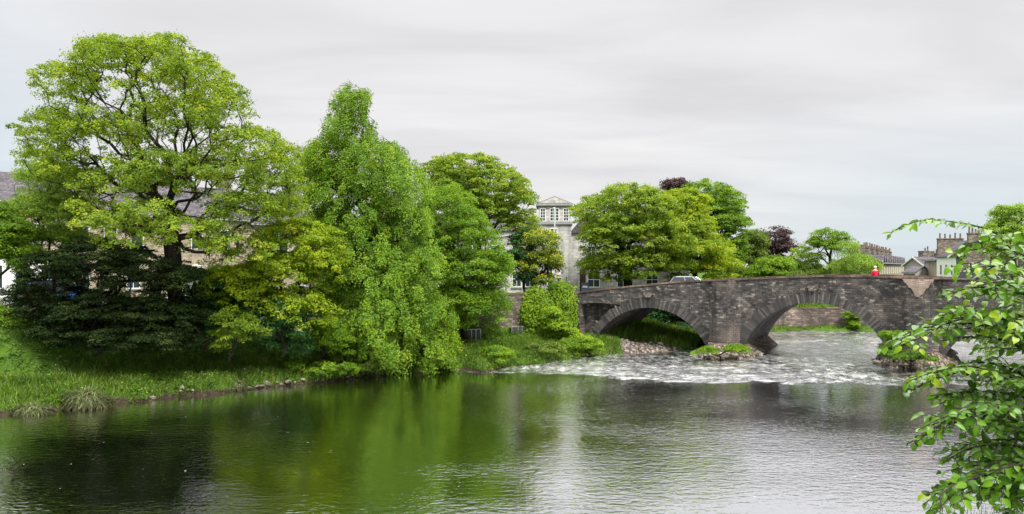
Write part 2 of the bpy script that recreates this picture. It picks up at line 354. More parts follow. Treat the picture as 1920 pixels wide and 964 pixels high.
mx = mw.n('ShaderNodeMixShader'); mw.l(frb.outputs[0], mx.inputs[0]); mw.l(df.outputs[0], mx.inputs[1]); mw.l(gl.outputs[0], mx.inputs[2])
# foam: broken crests in the rapids and a lip along the weir; then small white flecks scattered on the pool
fo = mw.n('ShaderNodeBsdfDiffuse'); fo.inputs[0].default_value = (0.72, 0.73, 0.72, 1)
cf = mw.coord((0.95, 0.6, 1)); nf = mw.math('ADD', mw.math('MULTIPLY', mw.noise(cf, 1.9, 4, 0.75, 0.3), 0.65), mw.math('MULTIPLY', mw.noise(mw.coord((0.12, 0.55, 1)), 1.2, 4, 0.7), 0.35))
foam_r = mw.math('MULTIPLY', mw.ramp(nf, [(0.48, 0.0), (0.59, 0.24), (0.72, 0.8)]), ra)
foam_e = mw.math('MULTIPLY', ea, mw.ramp(nf, [(0.44, 0.0), (0.62, 0.9)]))
vo = mw.n('ShaderNodeTexVoronoi'); vo.inputs['Scale'].default_value = 4.0; mw.l(mw.coord((0.7, 1.0, 1)), vo.inputs[0])
patch = mw.ramp(mw.noise(mw.coord((0.14, 0.3, 1)), 1.3, 4, 0.65), [(0.45, 0.0), (0.62, 1.0)])
wv = mw.n('ShaderNodeSeparateColor'); mw.l(vo.outputs['Color'], wv.inputs[0])
rad = mw.math('MULTIPLY', mw.math('MULTIPLY', wv.outputs[0], wv.outputs[1]), 0.14)
fl = mw.math('MULTIPLY', mw.math('LESS_THAN', vo.outputs['Distance'], rad), mw.math('MULTIPLY', mw.math('GREATER_THAN', wv.outputs[2], 0.35), patch))
foam = mw.math('MAXIMUM', mw.math('MAXIMUM', foam_r, foam_e), mw.math('MULTIPLY', mw.math('MULTIPLY', fl, 0.8), mw.math('SUBTRACT', 1.0, ra)))
mx2 = mw.n('ShaderNodeMixShader'); mw.l(foam, mx2.inputs[0]); mw.l(mx.outputs[0], mx2.inputs[1]); mw.l(fo.outputs[0], mx2.inputs[2])
mw.l(mx2.outputs[0], o_.inputs[0])
o = link('river', me, mw.m); props(o, kind='structure')

# ------------------------------------------------------------------ roads
road_m = MT('asphalt', 0.9, 0.2); co = road_m.coord(); road_m.col(road_m.ramp(road_m.noise(co, 8, 5, 0.7), [(0.3, (0.04, 0.04, 0.042)), (0.7, (0.07, 0.07, 0.07))])); road_m = road_m.m
pave_m = plain('paving', (0.22, 0.21, 0.2), 0.9, 0.2, 0.2, 2)
white_paint = plain('road_paint', (0.7, 0.7, 0.68), 0.7, 0.2, 0.1, 4)
SD = np.array([11, 10.2]); SD = SD / np.linalg.norm(SD); SN = np.array([-SD[1], SD[0]])          # street direction, and away from the river
def ribbon(name, pts, w0, w1, z, mat):
    pts = np.array(pts, float); d = np.gradient(pts, axis=0); d /= np.linalg.norm(d, axis=1)[:, None]; n = np.stack([-d[:, 1], d[:, 0]], 1)
    a = pts + n * w0; b = pts + n * w1; z = np.broadcast_to(z, len(pts)); V = np.concatenate([np.c_[a, z], np.c_[b, z], np.c_[a, z - 0.3], np.c_[b, z - 0.3]]); k = len(pts)
    Fc = [(i, i + 1, k + i + 1, k + i) for i in range(k - 1)] + [(2 * k + i, 2 * k + i + 1, i + 1, i) for i in range(k - 1)] + [(k + i, k + i + 1, 3 * k + i + 1, 3 * k + i) for i in range(k - 1)]
    return props(link(name, npmesh(name, V, Fc), mat), kind='structure')
street = [np.array([-50, 55]) + SD * s for s in np.linspace(-40, 50, 10)]
ribbon('street_road', street, -3.5, 3.5, 4.32, road_m)
ribbon('street_pavement', street, 3.5, 6.5, 4.44, pave_m)
ribbon('riverside_pavement', street, -5.5, -3.5, 4.44, pave_m)
app = [Bt(t, 5.0) for t in np.linspace(-26, T0 - 0.2, 8)]
ribbon('approach_road', app, -3.3, 3.3, [4.33, 4.33, 4.33, 4.34, 4.35, 4.36, 4.38, 4.4], road_m)
ribbon('approach_road_right', [Bt(t, 5.0) for t in np.linspace(T1, 90, 8)], -3.3, 3.3, [4.75, 4.6, 4.5, 4.45, 4.4, 4.4, 4.4, 4.4], road_m)

# ------------------------------------------------------------------ stone bridge
m_br = stone_mat('bridge_rubble', (0.036, 0.034, 0.038), (0.118, 0.110, 0.103), (0.40, 0.36, 0.31), 0.32, 0.15, 0.76, 0.6, moss=0.1, bumpd=0.08)
m_in = stone_mat('bridge_soffit', (0.06, 0.056, 0.058), (0.12, 0.11, 0.11), (0.22, 0.2, 0.185), 0.5, 0.2, 0.7, 0.4, axis='YZ')
m_vs = MT('voussoir_stone', 0.9, 0.15); a = m_vs.n('ShaderNodeAttribute', attribute_name='tint'); co = m_vs.coord()
vf = m_vs.noise(co, 5, 5, 0.75)
vc = m_vs.ramp(a.outputs['Fac'], [(0.0, (0.042, 0.041, 0.042)), (0.6, (0.086, 0.082, 0.078)), (0.9, (0.13, 0.12, 0.11)), (1.0, (0.2, 0.18, 0.165))])
vc = m_vs.mix(m_vs.ramp(vf, [(0.42, 0.0), (0.7, 0.75)]), vc, (0.035, 0.033, 0.036)); m_vs.col(vc); m_vs.bump(vf, 0.8, 0.05); m_vs = m_vs.m
m_cope = stone_mat('coping_stone', (0.06, 0.045, 0.038), (0.14, 0.10, 0.08), (0.24, 0.18, 0.14), 0.9, 0.6, 0.6, 0.3)
m_boss = stone_mat('boss_stone', (0.1, 0.085, 0.075), (0.2, 0.17, 0.15), (0.33, 0.29, 0.26), 0.2, 0.1, 0.5, 0.4)
m_pale = stone_mat('pale_patch_stone', (0.22, 0.17, 0.14), (0.33, 0.26, 0.21), (0.42, 0.34, 0.28), 0.3, 0.12, 0.5, 0.15, mortar=(0.3, 0.24, 0.2))
ARCH = [(0.0, 9.7, 0.95, 3.95), (12.7, 23.1, 1.05, 4.66), (26.7, 36.6, 0.95, 4.0)]
bridge = empty('stone_bridge', (B0[0], B0[1], 0), -TH, label='old dark rubble stone bridge of three segmental arches crossing the river', cat='bridge')
def intr(t):
    """underside height at t (nan outside the arches)"""
    t = np.asarray(t, float); z = np.full(t.shape, -0.9)
    for a, b, s, c in ARCH:
        h = (b - a) / 2; r = c - s; Rr = (h * h + r * r) / (2 * r); m = (t > a) & (t < b); cc = (a + b) / 2
        z = np.where(m, np.sqrt(np.maximum(Rr * Rr - (t - cc) ** 2, 0)) + c - Rr, z)
    return z
PIERS = [(9.95, 12.45, 0.95), (23.5, 26.4, 0.95)]
def face_off(t, z):
    y = np.zeros(t.shape)
    for a, b, pr in PIERS:
        y = np.where((t > a) & (t < b), -pr * np.clip(np.minimum((t - a) / 0.85, (b - t) / 0.85), 0, 1), y)
    # niche above and left of the first arch: its head is a flat arc
    tn = (t - 0.55) / 2.45; top = 3.75 + 0.45 * np.sqrt(np.clip(1 - tn * tn, 0, 1))
    y = np.where((t > -1.35) & (t < 3.0) & (z < top), 0.75, y)
    y = y + (fbm(t * 1.3, z * 2.4, 1.4, 3) - 0.5) * 0.07
    return y
ts = np.unique(np.concatenate([np.arange(T0, T1, 0.12), [a + e for A_ in ARCH for a in A_[:2] for e in (-0.002, 0.002)]]))
zb = intr(ts); zt = parz(ts) - 0.13; K = 56
kk = np.linspace(0, 1, K + 1)[:, None]; TT = np.repeat(ts[None], K + 1, 0); ZZ = zb[None] + (zt - zb)[None] * kk
YY = face_off(TT, ZZ)
link('downstream_wall', npmesh('w', np.stack([TT, YY, ZZ], -1).reshape(-1, 3), gridfaces(*TT.shape)), m_br, bridge)
YY2 = np.full(TT.shape, BW)
link('upstream_wall', npmesh('w', np.stack([TT, YY2, ZZ], -1).reshape(-1, 3), gridfaces(*TT.shape)[:, ::-1]), m_br, bridge)
for s_, nm in ((0, 'downstream_parapet'), (1, 'upstream_parapet')):           # inner faces
    y = 0.42 if s_ == 0 else BW - 0.42; k = len(ts)
    V = np.concatenate([np.c_[ts, np.full(k, y), zt], np.c_[ts, np.full(k, y), zt - 1.05]])
    link(nm, npmesh('p', V, [(i, i + 1, k + i + 1, k + i) for i in range(k - 1)]), m_br, bridge)
    mb_ = MB(); cuts = []; t = T0 - 0.05
    while t < T1: cuts.append(t); t += 0.75 + random.random() * 0.5
    for a, b in zip(cuts[:-1], cuts[1:]):
        y0, y1 = (-0.07, 0.5) if s_ == 0 else (BW - 0.5, BW + 0.07)
        base = face_off(np.array([(a + b) / 2]), np.array([6.0]))[0] if s_ == 0 else 0
        y0 += min(0, base)
        za, zb_ = float(parz(a)) - 0.13, float(parz(b)) - 0.13; j = random.uniform(-0.015, 0.02); h = 0.13 + j
        b -= 0.012
        mb_.add([(a, y0, za), (b, y0, zb_), (b, y1, zb_), (a, y1, za), (a, y0, za + h), (b, y0, zb_ + h), (b, y1, zb_ + h), (a, y1, za + h)],
                [(0, 3, 2, 1), (4, 5, 6, 7), (0, 1, 5, 4), (1, 2, 6, 5), (2, 3, 7, 6), (3, 0, 4, 7)])
    mb_.build('coping', m_cope, bridge)
k = len(ts); zr = parz(ts) - 1.15
V = np.concatenate([np.c_[ts, np.full(k, 0.42), zr], np.c_[ts, np.full(k, BW - 0.42), zr]])
link('road_deck', npmesh('d', V, [(i, i + 1, k + i + 1, k + i) for i in range(k - 1)]), road_m, bridge)
for lo_, hi_ in ((0.42, 1.9), (BW - 1.9, BW - 0.42)):
    V = np.concatenate([np.c_[ts, np.full(k, lo_), zr + 0.12], np.c_[ts, np.full(k, hi_), zr + 0.12], np.c_[ts, np.full(k, lo_), zr], np.c_[ts, np.full(k, hi_), zr]])
    link('footway', npmesh('f', V, [(i, i + 1, k + i + 1, k + i) for i in range(k - 1)] + [(2*k+i, 2*k+i+1, i+1, i) for i in range(k-1)] + [(k+i, k+i+1, 3*k+i+1, 3*k+i) for i in range(k-1)]), pave_m, bridge)
for ai, (a, b, s, c) in enumerate(ARCH):
    h = (b - a) / 2; r = c - s; Rr = (h * h + r * r) / (2 * r); cc = (a + b) / 2; zc = c - Rr; am = math.asin(h / Rr)
    an = np.linspace(-am, am, 41); tt = cc + Rr * np.sin(an); zz = zc + Rr * np.cos(an)
    tt = np.concatenate([[a], tt, [b]]); zz = np.concatenate([[-0.9], zz, [-0.9]]); k = len(tt); ny = 12
    ys = np.linspace(0.0, BW, ny)
    V = np.stack([np.repeat(tt[None], ny, 0), np.repeat(ys[:, None], k, 1), np.repeat(zz[None], ny, 0)], -1).reshape(-1, 3)
    link('arch_soffit', npmesh('s', V, gridfaces(ny, k), smooth=True), m_in, bridge)
    # ring of thin radial stones
    vs = []; fs = []; tn = []; n = int(2 * am * Rr / 0.14)
    e = np.linspace(-am, am, n + 1) + np.concatenate([[0], rng.uniform(-0.004, 0.004, n - 1), [0]])
    for i in range(n):
        a0, a1 = e[i] + 0.0022, e[i + 1] - 0.0022; dp = rng.uniform(0.62, 0.95); pr = 0.025 + rng.uniform(0, 0.05)
        off = 0.42 if (ai == 0 and cc + Rr * math.sin(a0) < 3.0 and False) else 0.0
        b_ = len(vs)
        for yy in (-pr + off, 0.25):
            for ang, rr in ((a0, Rr - 0.01), (a1, Rr - 0.01), (a1, Rr + dp), (a0, Rr + dp)):
                vs.append((cc + rr * math.sin(ang), yy, zc + rr * math.cos(ang)))
        fs += [tuple(b_ + q for q in f_) for f_ in ((0, 1, 2, 3), (7, 6, 5, 4), (0, 4, 5, 1), (1, 5, 6, 2), (2, 6, 7, 3), (3, 7, 4, 0))]
        v_ = rng.random() ** 1.4; tn += [v_] * 6
    link('arch_ring', npmesh('r', vs, fs, tint=tn), m_vs, bridge)
    # carved keystone boss
    mb_ = MB(); mb_.prism([(cc - 0.3, c + 0.9), (cc + 0.22, c + 0.86), (cc + 0.36, c + 1.08), (cc + 0.12, c + 1.22), (cc - 0.18, c + 1.26), (cc - 0.38, c + 1.1)], -0.22, 0.1); mb_.prism([(cc - 0.5, c + 1.12), (cc + 0.45, c + 1.08), (cc + 0.3, c + 1.3), (cc - 0.3, c + 1.34)], -0.14, 0.1)
    if ai < 2: mb_.build('boss_stone', m_boss, bridge)
# pilaster at the left end of the niche and pale triangular patch on the second pier
mb_ = MB()
t_, z_ = 25.0, float(parz(25.0)) - 0.14
rag = [(t_ - 0.95, z_), (t_ - 0.8, z_ - .25), (t_ - 0.72, z_ - .3), (t_ - 0.5, z_ - .62), (t_ - 0.38, z_ - .66), (t_ - 0.2, z_ - 1.0), (t_ - .12, z_ - 1.22), (t_ + .1, z_ - 1.3), (t_ + .2, z_ - 1.15), (t_ + .38, z_ - 1.05), (t_ + .55, z_ - .7), (t_ + .7, z_ - .62), (t_ + .85, z_ - .3), (t_ + 1.0, z_ - .2), (t_ + 1.05, z_)]
mb_.prism(rag[::-1], -1.0, -0.7)
mb_.build('pale_patch', m_pale, bridge)
mb_ = MB(); mb_.box(T0 - 0.6, T0 + 0.01, -0.12, BW * 0.1, -0.5, float(parz(T0)) - 0.1); mb_.build('end_pillar', m_br, bridge)

# cobbled cutwater bases ("starlings") with loose stones
m_cob = MT('cobbles', 0.9, 0.2); co = m_cob.coord(); v = m_cob.n('ShaderNodeTexVoronoi'); v.inputs['Scale'].default_value = 5.0; m_cob.l(co, v.inputs[0])
cs_ = m_cob.n('ShaderNodeSeparateColor'); m_cob.l(v.outputs['Color'], cs_.inputs[0])
cc_ = m_cob.ramp(cs_.outputs[0], [(0.0, (0.07, 0.056, 0.045)), (0.5, (0.17, 0.13, 0.105)), (0.9, (0.28, 0.23, 0.19)), (1.0, (0.4, 0.35, 0.3))])
cc_ = m_cob.mix(m_cob.ramp(v.outputs['Distance'], [(0.45, 0.0), (0.75, 0.85)]), cc_, (0.02, 0.017, 0.012))
cc_ = m_cob.mix(m_cob.ramp(m_cob.noise(co, 0.9, 3, 0.6), [(0.5, 0.0), (0.75, 0.7)]), cc_, (0.05, 0.06, 0.015))
m_cob.col(cc_); m_cob.bump(m_cob.math('SUBTRACT', 1.0, v.outputs['Distance']), 1.0, 0.09); m_cob = m_cob.m
def starling(t0, t1, f_, bk, h):
    nu, nv = 64, 16; V = []
    for j in range(nv + 1):
        q = j / nv
        for i in range(nu):
            a = 2 * PI * i / nu; ca, sa = math.cos(a), math.sin(a)
            hw = (t1 - t0) / 2 + 1.35; ln = (BW + f_ + bk) / 2
            ex = math.copysign(abs(ca) ** 0.9, ca) * hw; ey = math.copysign(abs(sa) ** 0.75, sa) * ln
            sc = 1.0 - 0.42 * q ** 1.6
            x = (t0 + t1) / 2 + ex * sc; y = (BW - f_ + bk) / 2 + ey * (1 - 0.12 * q ** 1.5)
            z = -0.5 + (h + 0.5) * q ** 0.8 if j < nv else h + 0.08
            nz_ = float(fbm(x * 1.0, y * 1.0 + q * 2, 0.9, 3)) - 0.5
            V.append((x + nz_ * 0.5, y + nz_ * 0.5, z + nz_ * 0.2))
    Fc = [(j * nu + i, j * nu + (i + 1) % nu, (j + 1) * nu + (i + 1) % nu, (j + 1) * nu + i) for j in range(nv) for i in range(nu)]
    me = npmesh('s', V, Fc, smooth=True)
    o = link('pier_base', me, m_cob, bridge)
    mb_ = MB(); ring = [(V[nv * nu + i][0], V[nv * nu + i][1], h + 0.1) for i in range(nu)]; mb_.add(ring, [tuple(range(nu))]); mb_.build('pier_base_top', m_cob, o)
starling(9.7, 12.7, 3.6, 4.0, 1.2); starling(23.1, 26.7, 3.2, 4.0, 1.25)
starling(-2.6, 0.2, 1.0, 0.0, 0.95); starling(36.6, 39.5, 1.0, 0.5, 0.9)

# ------------------------------------------------------------------ leaves, branches, trees
def unit(v): return v / (np.linalg.norm(v, axis=-1, keepdims=True) + 1e-9)
def leaf_quads(pos, nrm, size, r, asp=0.75, axis_=None, fold=0.18):
    n = len(pos); nrm = unit(nrm)
    ax = unit(r.normal(size=(n, 3))) if axis_ is None else unit(axis_)
    a = unit(np.cross(nrm, ax)); b = np.cross(nrm, a)
    if axis_ is not None: a, b = b, a
    s = size[:, None] if np.ndim(size) else size
    A = a * s * 0.5; B = b * s * 0.5 * asp; lift = nrm * s * fold
    V = np.empty((n, 4, 3)); V[:, 0] = pos - A; V[:, 1] = pos + B + lift; V[:, 2] = pos + A; V[:, 3] = pos - B + lift
    return V.reshape(-1, 3), np.arange(n * 4).reshape(n, 4)
def tubes(p0, p1, r0, r1, k=5):
    d = unit(p1 - p0); ref = np.where(np.abs(d[:, 2:3]) < 0.9, np.array([[0, 0, 1.0]]), np.array([[1.0, 0, 0]]))
    u = unit(np.cross(d, ref)); w_ = np.cross(d, u); n = len(p0); an = 2 * PI * np.arange(k) / k
    ring = u[:, None] * np.cos(an)[None, :, None] + w_[:, None] * np.sin(an)[None, :, None]
    V = np.concatenate([p0[:, None] + ring * r0[:, None, None], p1[:, None] + ring * r1[:, None, None]], 1).reshape(-1, 3)
    i = np.arange(k); q = np.stack([i, (i + 1) % k, k + (i + 1) % k, k + i], -1)
    return V, (q[None] + (np.arange(n) * 2 * k)[:, None, None]).reshape(-1, 4)
def grow(trunk, tips, r, R0, step=0.9, lam=0.35, wob=0.12):
    pos = [np.array(p, float) for p in trunk]; par_ = [-1] + list(range(len(trunk) - 1)); L_ = [0.0]
    for i in range(1, len(pos)): L_.append(L_[-1] + np.linalg.norm(pos[i] - pos[i - 1]))
    nt0 = max(1, len(pos) - max(1, len(pos) // 2))
    top = pos[-1]; order = np.argsort(np.linalg.norm(tips - top, axis=1) + r.random(len(tips)) * 1.5)
    # a few far tips first, so main limbs exist
    lead = list(r.choice(len(tips), min(12, len(tips)), replace=False)); order = lead + [i for i in order if i not in set(lead)]
    cap = 60000; Pn = np.zeros((cap, 3)); Ln = np.zeros(cap); n = len(pos)
    Pn[:n] = pos; Ln[:n] = L_; ends = []
    for ti in order:
        c = tips[ti]; seg = Pn[nt0:n]; dd = np.linalg.norm(seg - c, axis=1); dz = c[2] - seg[:, 2]
        cost = dd + lam * Ln[nt0:n] + np.where(dz < -0.3, 1.2 * (-dz), 0) * 0.5
        a = nt0 + int(np.argmin(cost)); d = dd[a - nt0]; m = max(1, int(math.ceil(d / step)))
        pd = unit(Pn[a] - Pn[par_[a]]) if par_[a] >= 0 else np.array([0, 0, 1.0])
        ctrl = Pn[a] + pd * d * 0.3 + (c - Pn[a]) * 0.25 + np.array([0, 0, 0.08 * d]); prev = a
        for j in range(1, m + 1):
            q = j / m; p = (1 - q) ** 2 * Pn[a] + 2 * q * (1 - q) * ctrl + q * q * c
            if j < m: p = p + r.normal(size=3) * wob
            Pn[n] = p; Ln[n] = Ln[prev] + np.linalg.norm(p - Pn[prev]); par_.append(prev); prev = n; n += 1
        ends.append(prev)
    cnt = np.zeros(n); 
    for e in ends: cnt[e] += 1
    for i in range(n - 1, 0, -1): cnt[par_[i]] += cnt[i]
    rad = R0 * (np.maximum(cnt, 0.6) / cnt[0]) ** 0.52
    pr = np.array(par_[:n]); i = np.arange(1, n); ok = i[rad[1:] > 0.004]
    flare = np.ones(n); flare[0] = 1.35
    V, Fc = tubes(Pn[pr[ok]], Pn[ok], rad[pr[ok]] * 0.55 * flare[pr[ok]] + rad[ok] * 0.45, rad[ok], 6)
    return V, Fc
def crown_pts(lobes, D, depth, n, r, shell=0.55, upbias=0.55):
    """clump centres in a crown whose lobes are read off the photograph but stand in depth around D"""
    lo = np.array([l[:4] for l in lobes], float); k = D / F
    C = np.stack([(lo[:, 0] - 960) * k, np.full(len(lo), D), CAMZ - (lo[:, 1] - HOR) * k], 1); rxz = lo[:, 2:4] * k
    x0, x1 = (C[:, 0] - rxz[:, 0]).min(), (C[:, 0] + rxz[:, 0]).max(); z0, z1 = (C[:, 2] - rxz[:, 1]).min(), (C[:, 2] + rxz[:, 1]).max()
    cx_, cz = (x0 + x1) / 2, (z0 + z1) / 2; hx, hz = (x1 - x0) / 2, (z1 - z0) / 2
    cs, rs = [], []
    for i in range(len(C)):
        q = max(0, 1 - ((C[i, 0] - cx_) / hx) ** 2 * 0.9 - ((C[i, 2] - cz) / hz) ** 2 * 0.7); kd = math.sqrt(q) * depth
        ry_ = max(rxz[i].mean(), 0.6); ext = lobes[i][4] if len(lobes[i]) > 4 else 0
        offs = [0] if kd < ry_ * 0.6 else ([-kd + ry_ * .5, kd - ry_ * .5] if kd < ry_ * 1.6 else [-kd + ry_ * .5, 0, kd - ry_ * .5])
        for o_f in offs:
            dd = o_f + ext; sc_ = (D + dd) / D; cs.append([C[i, 0] * sc_, D + dd, CAMZ + (C[i, 2] - CAMZ) * sc_]); rs.append((rxz[i, 0] * sc_ - 0.1, ry_, rxz[i, 1] * sc_ - 0.1))
    cs = np.array(cs); rs = np.array(rs); wgt = (rs[:, 0] * rs[:, 1] * rs[:, 2]) ** 0.75; wgt /= wgt.sum()
    out_ = []
    while len(out_) < n:
        i = r.choice(len(cs), p=wgt); d = r.normal(size=3); d /= np.linalg.norm(d)
        if d[2] < -0.1 and r.random() < upbias: d[2] = -d[2]
        rad = shell + (1 - shell) * r.random() ** 0.6 if r.random() < 0.85 else r.random()
        out_.append(cs[i] + d * rs[i] * rad)
    return np.array(out_), np.array([cx_, D, cz])
def pads(cl, cen, per, Rp, r, flat=0.35, tilt=0.45, droop=0.35, lsize=0.17, lvar=0.35, hang=0.0):
    n = len(cl) * per; ci = np.repeat(np.arange(len(cl)), per); Rc = (Rp * r.uniform(0.6, 1.3, len(cl)))[ci]
    a = r.random(n) * 2 * PI; q = np.sqrt(r.random(n)); x = np.cos(a) * q * Rc; y = np.sin(a) * q * Rc
    out_ = unit((cl - cen) * np.array([1, 1, 0.2])); z = -droop * q * q * Rc + r.normal(size=n) * flat * Rc * 0.5
    pos = cl[ci] + np.stack([x, y, z], 1) + np.concatenate([out_[ci][:, :2] * (q * Rc * 0.25)[:, None], -(np.abs(x) * 0)[:, None]], 1)
    if hang > 0:
        hz = r.random(n) ** 1.3 * hang * Rc; pos[:, 2] -= hz; pos[:, :2] += out_[ci][:, :2] * (0.3 * hz)[:, None]
    slope = out_[ci] * 0.35 * (1 + hang)
    nr = np.stack([np.cos(a) * q * 0.4, np.sin(a) * q * 0.4, np.ones(n)], 1) + slope + r.normal(size=(n, 3)) * tilt
    size = lsize * r.uniform(1 - lvar, 1 + lvar, n)
    tint = np.clip(0.5 + 0.22 * r.normal(size=len(cl))[ci] + 0.22 * r.normal(size=n), 0, 1)
    return pos, nr, size, tint
TREES = {}
def tree(name, label, lobes, D, base_px, base_z, mats, n=300, per=70, Rp=0.6, lsize=0.17, depth=4, R0=0.3, fork=None, seed=1, group=None, cat='tree',
         shell=0.55, flat=0.35, tilt=0.45, droop=0.35, hang=0.0, upbias=0.55, parts=('trunk', 'crown'), lam=0.35, nolow=True, extra=None, asp=0.8):
    r = np.random.default_rng(seed); per = int(per * 1.75); lsize = lsize * 0.74; Rp = Rp * 1.0
    cl, cen = crown_pts(lobes, D, depth, n, r, shell, upbias)
    if nolow: cl = cl[cl[:, 2] > base_z + 0.5]
    bx = (base_px - 960) / F * D; base = np.array([bx, D, base_z - 0.2])
    fk = Q(fork[0], fork[1], D) if fork else np.array([cen[0] * 0.5 + bx * 0.5, D, base_z * 0.55 + cen[2] * 0.45])
    nseg = 5; tr_ = [base + (fk - base) * q + (r.normal(size=3) * 0.08 if 0 < q < 1 else 0) for q in np.linspace(0, 1, nseg)]
    root = empty(name, base + [0, 0, 0.2], label=label, cat=cat, group=group); off = np.array(root.location)
    V, Fc = grow(tr_, cl, r, R0, lam=lam)
    link(parts[0], npmesh('b', V - off, Fc, smooth=True), mats[0], root)
    pos, nr, sz, ti = pads(cl, cen, per, Rp, r, flat, tilt, droop, lsize, hang=hang)
    V, Fc = leaf_quads(pos, nr, sz, r, asp)
    link(parts[1], npmesh('l', V - off, Fc, tint=ti), mats[1], root)
    if extra:
        em, frac, nm = extra; k = r.choice(len(cl), int(len(cl) * frac), replace=False)
        pos, nr, sz, ti = pads(cl[k], cen, max(8, per // 2), Rp * 0.8, r, flat, 0.8, droop, lsize * 0.8, hang=hang); pos[:, 2] += 0.1
        V, Fc = leaf_quads(pos, nr, sz, r, asp); link(nm, npmesh('l', V - off, Fc, tint=ti), em, root)
    return root

bark = bark_mat('bark_grey_brown', (0.022, 0.018, 0.015), (0.075, 0.062, 0.05)); bark_d = bark_mat('bark_dark', (0.012, 0.01, 0.009), (0.04, 0.033, 0.027))
bark_g = bark_mat('bark_ivy_green', (0.01, 0.018, 0.006), (0.03, 0.045, 0.015))
lf_syc = leaf_mat('leaf_sycamore', (0.085, 0.16, 0.014), (0.25, 0.37, 0.025), (0.44, 0.48, 0.04))
lf_yel = leaf_mat('leaf_maple_yellow_green', (0.11, 0.20, 0.012), (0.31, 0.43, 0.015), (0.52, 0.52, 0.02))
lf_lime = leaf_mat('leaf_lime', (0.065, 0.155, 0.01), (0.21, 0.36, 0.016), (0.36, 0.46, 0.03))
lf_mid = leaf_mat('leaf_mid_green', (0.07, 0.16, 0.01), (0.19, 0.34, 0.018), (0.32, 0.42, 0.03))
lf_pale = leaf_mat('leaf_pale_ash', (0.10, 0.21, 0.03), (0.30, 0.45, 0.06), (0.42, 0.54, 0.09))
lf_dark = leaf_mat('leaf_yew', (0.006, 0.014, 0.004), (0.022, 0.04, 0.01), (0.08, 0.105, 0.03), transl=0.1, gloss=0.006)
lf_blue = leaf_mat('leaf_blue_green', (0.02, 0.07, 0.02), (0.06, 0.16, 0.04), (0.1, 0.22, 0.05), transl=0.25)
lf_pur = leaf_mat('leaf_copper', (0.02, 0.008, 0.012), (0.07, 0.03, 0.045), (0.13, 0.07, 0.07))
lf_lab = leaf_mat('flower_laburnum', (0.36, 0.40, 0.012), (0.62, 0.63, 0.015), (0.72, 0.70, 0.02))
lf_ivy = leaf_mat('leaf_ivy', (0.07, 0.15, 0.01), (0.27, 0.43, 0.015), (0.46, 0.55, 0.03), nscale=0.7)
lf_wht = leaf_mat('flower_white', (0.35, 0.4, 0.25), (0.7, 0.72, 0.62), (0.8, 0.8, 0.75))
lf_oli = leaf_mat('leaf_olive', (0.05, 0.10, 0.015), (0.16, 0.24, 0.035), (0.26, 0.33, 0.05))

lf_grass = leaf_mat('grass_blades', (0.035, 0.085, 0.01), (0.135, 0.23, 0.022), (0.34, 0.36, 0.08), transl=0.3, nscale=0.6)
lf_weed = leaf_mat('weed_leaves', (0.04, 0.11, 0.015), (0.14, 0.27, 0.025), (0.32, 0.42, 0.07), nscale=0.6)
# the great sycamore on the left
tree('sycamore_tree', 'huge spreading sycamore with open yellow green crown, tallest tree on the left bank',
     [(250, 135, 120, 72), (125, 165, 62, 60), (95, 250, 66, 55), (365, 150, 78, 58), (415, 200, 62, 55), (330, 230, 110, 60), (190, 250, 90, 60), (470, 290, 85, 60), (515, 345, 60, 55), (400, 330, 110, 60), (470, 400, 95, 48), (240, 350, 100, 40), (140, 330, 75, 40), (330, 430, 90, 40, -2), (240, 430, 80, 40, -3), (440, 470, 80, 40, -2), (180, 400, 60, 34, -3), (270, 395, 60, 30, -3), (300, 320, 100, 50), (530, 300, 45, 40), (540, 400, 50, 45), (90, 300, 60, 45), (200, 100, 60, 34), (300, 90, 70, 30)],
     50, 335, 3.3, (bark_d, lf_syc), n=2500, per=40, Rp=0.42, lsize=0.17, depth=7.0, R0=0.5, fork=(318, 395), seed=11, shell=0.55, flat=0.5, tilt=0.5, lam=0.22)
# yellow-green maple to its right
tree('maple_tree', 'low spreading maple with yellow tipped leaves, between great sycamore and weeping lime',
     [(560, 450, 85, 45), (600, 490, 55, 60), (520, 510, 75, 45), (470, 560, 60, 45), (560, 580, 70, 45), (430, 600, 50, 35), (430, 530, 60, 40)],
     51.5, 545, 3.2, (bark_d, lf_yel), n=1300, per=42, Rp=0.45, lsize=0.17, depth=3.6, R0=0.22, seed=12, shell=0.6, flat=0.4, tilt=0.4)
# weeping lime
tree('weeping_lime_tree', 'tall conical bright green lime with branches drooping down to touch the water',
     [(660, 185, 40, 36), (655, 235, 52, 36), (620, 290, 62, 45), (700, 300, 70, 52), (750, 340, 55, 50), (650, 370, 85, 60), (740, 420, 80, 60), (680, 470, 90, 65), (770, 500, 70, 62), (640, 560, 60, 50), (720, 580, 95, 62), (800, 590, 58, 62), (760, 650, 88, 38), (650, 620, 60, 45), (700, 650, 55, 36), (600, 330, 45, 50), (610, 420, 45, 50), (790, 665, 68, 30), (820, 640, 42, 40), (700, 600, 70, 60, -2), (630, 500, 50, 60), (705, 505, 50, 50, -1), (755, 535, 45, 45, -1)],
     57, 700, 1.5, (bark_d, lf_lime), n=2900, per=58, Rp=0.42, lsize=0.17, depth=4.6, R0=0.4, fork=(690, 420), seed=13, shell=0.65, flat=0.3, tilt=0.5, droop=0.8, hang=2.2, upbias=0.4, nolow=False)
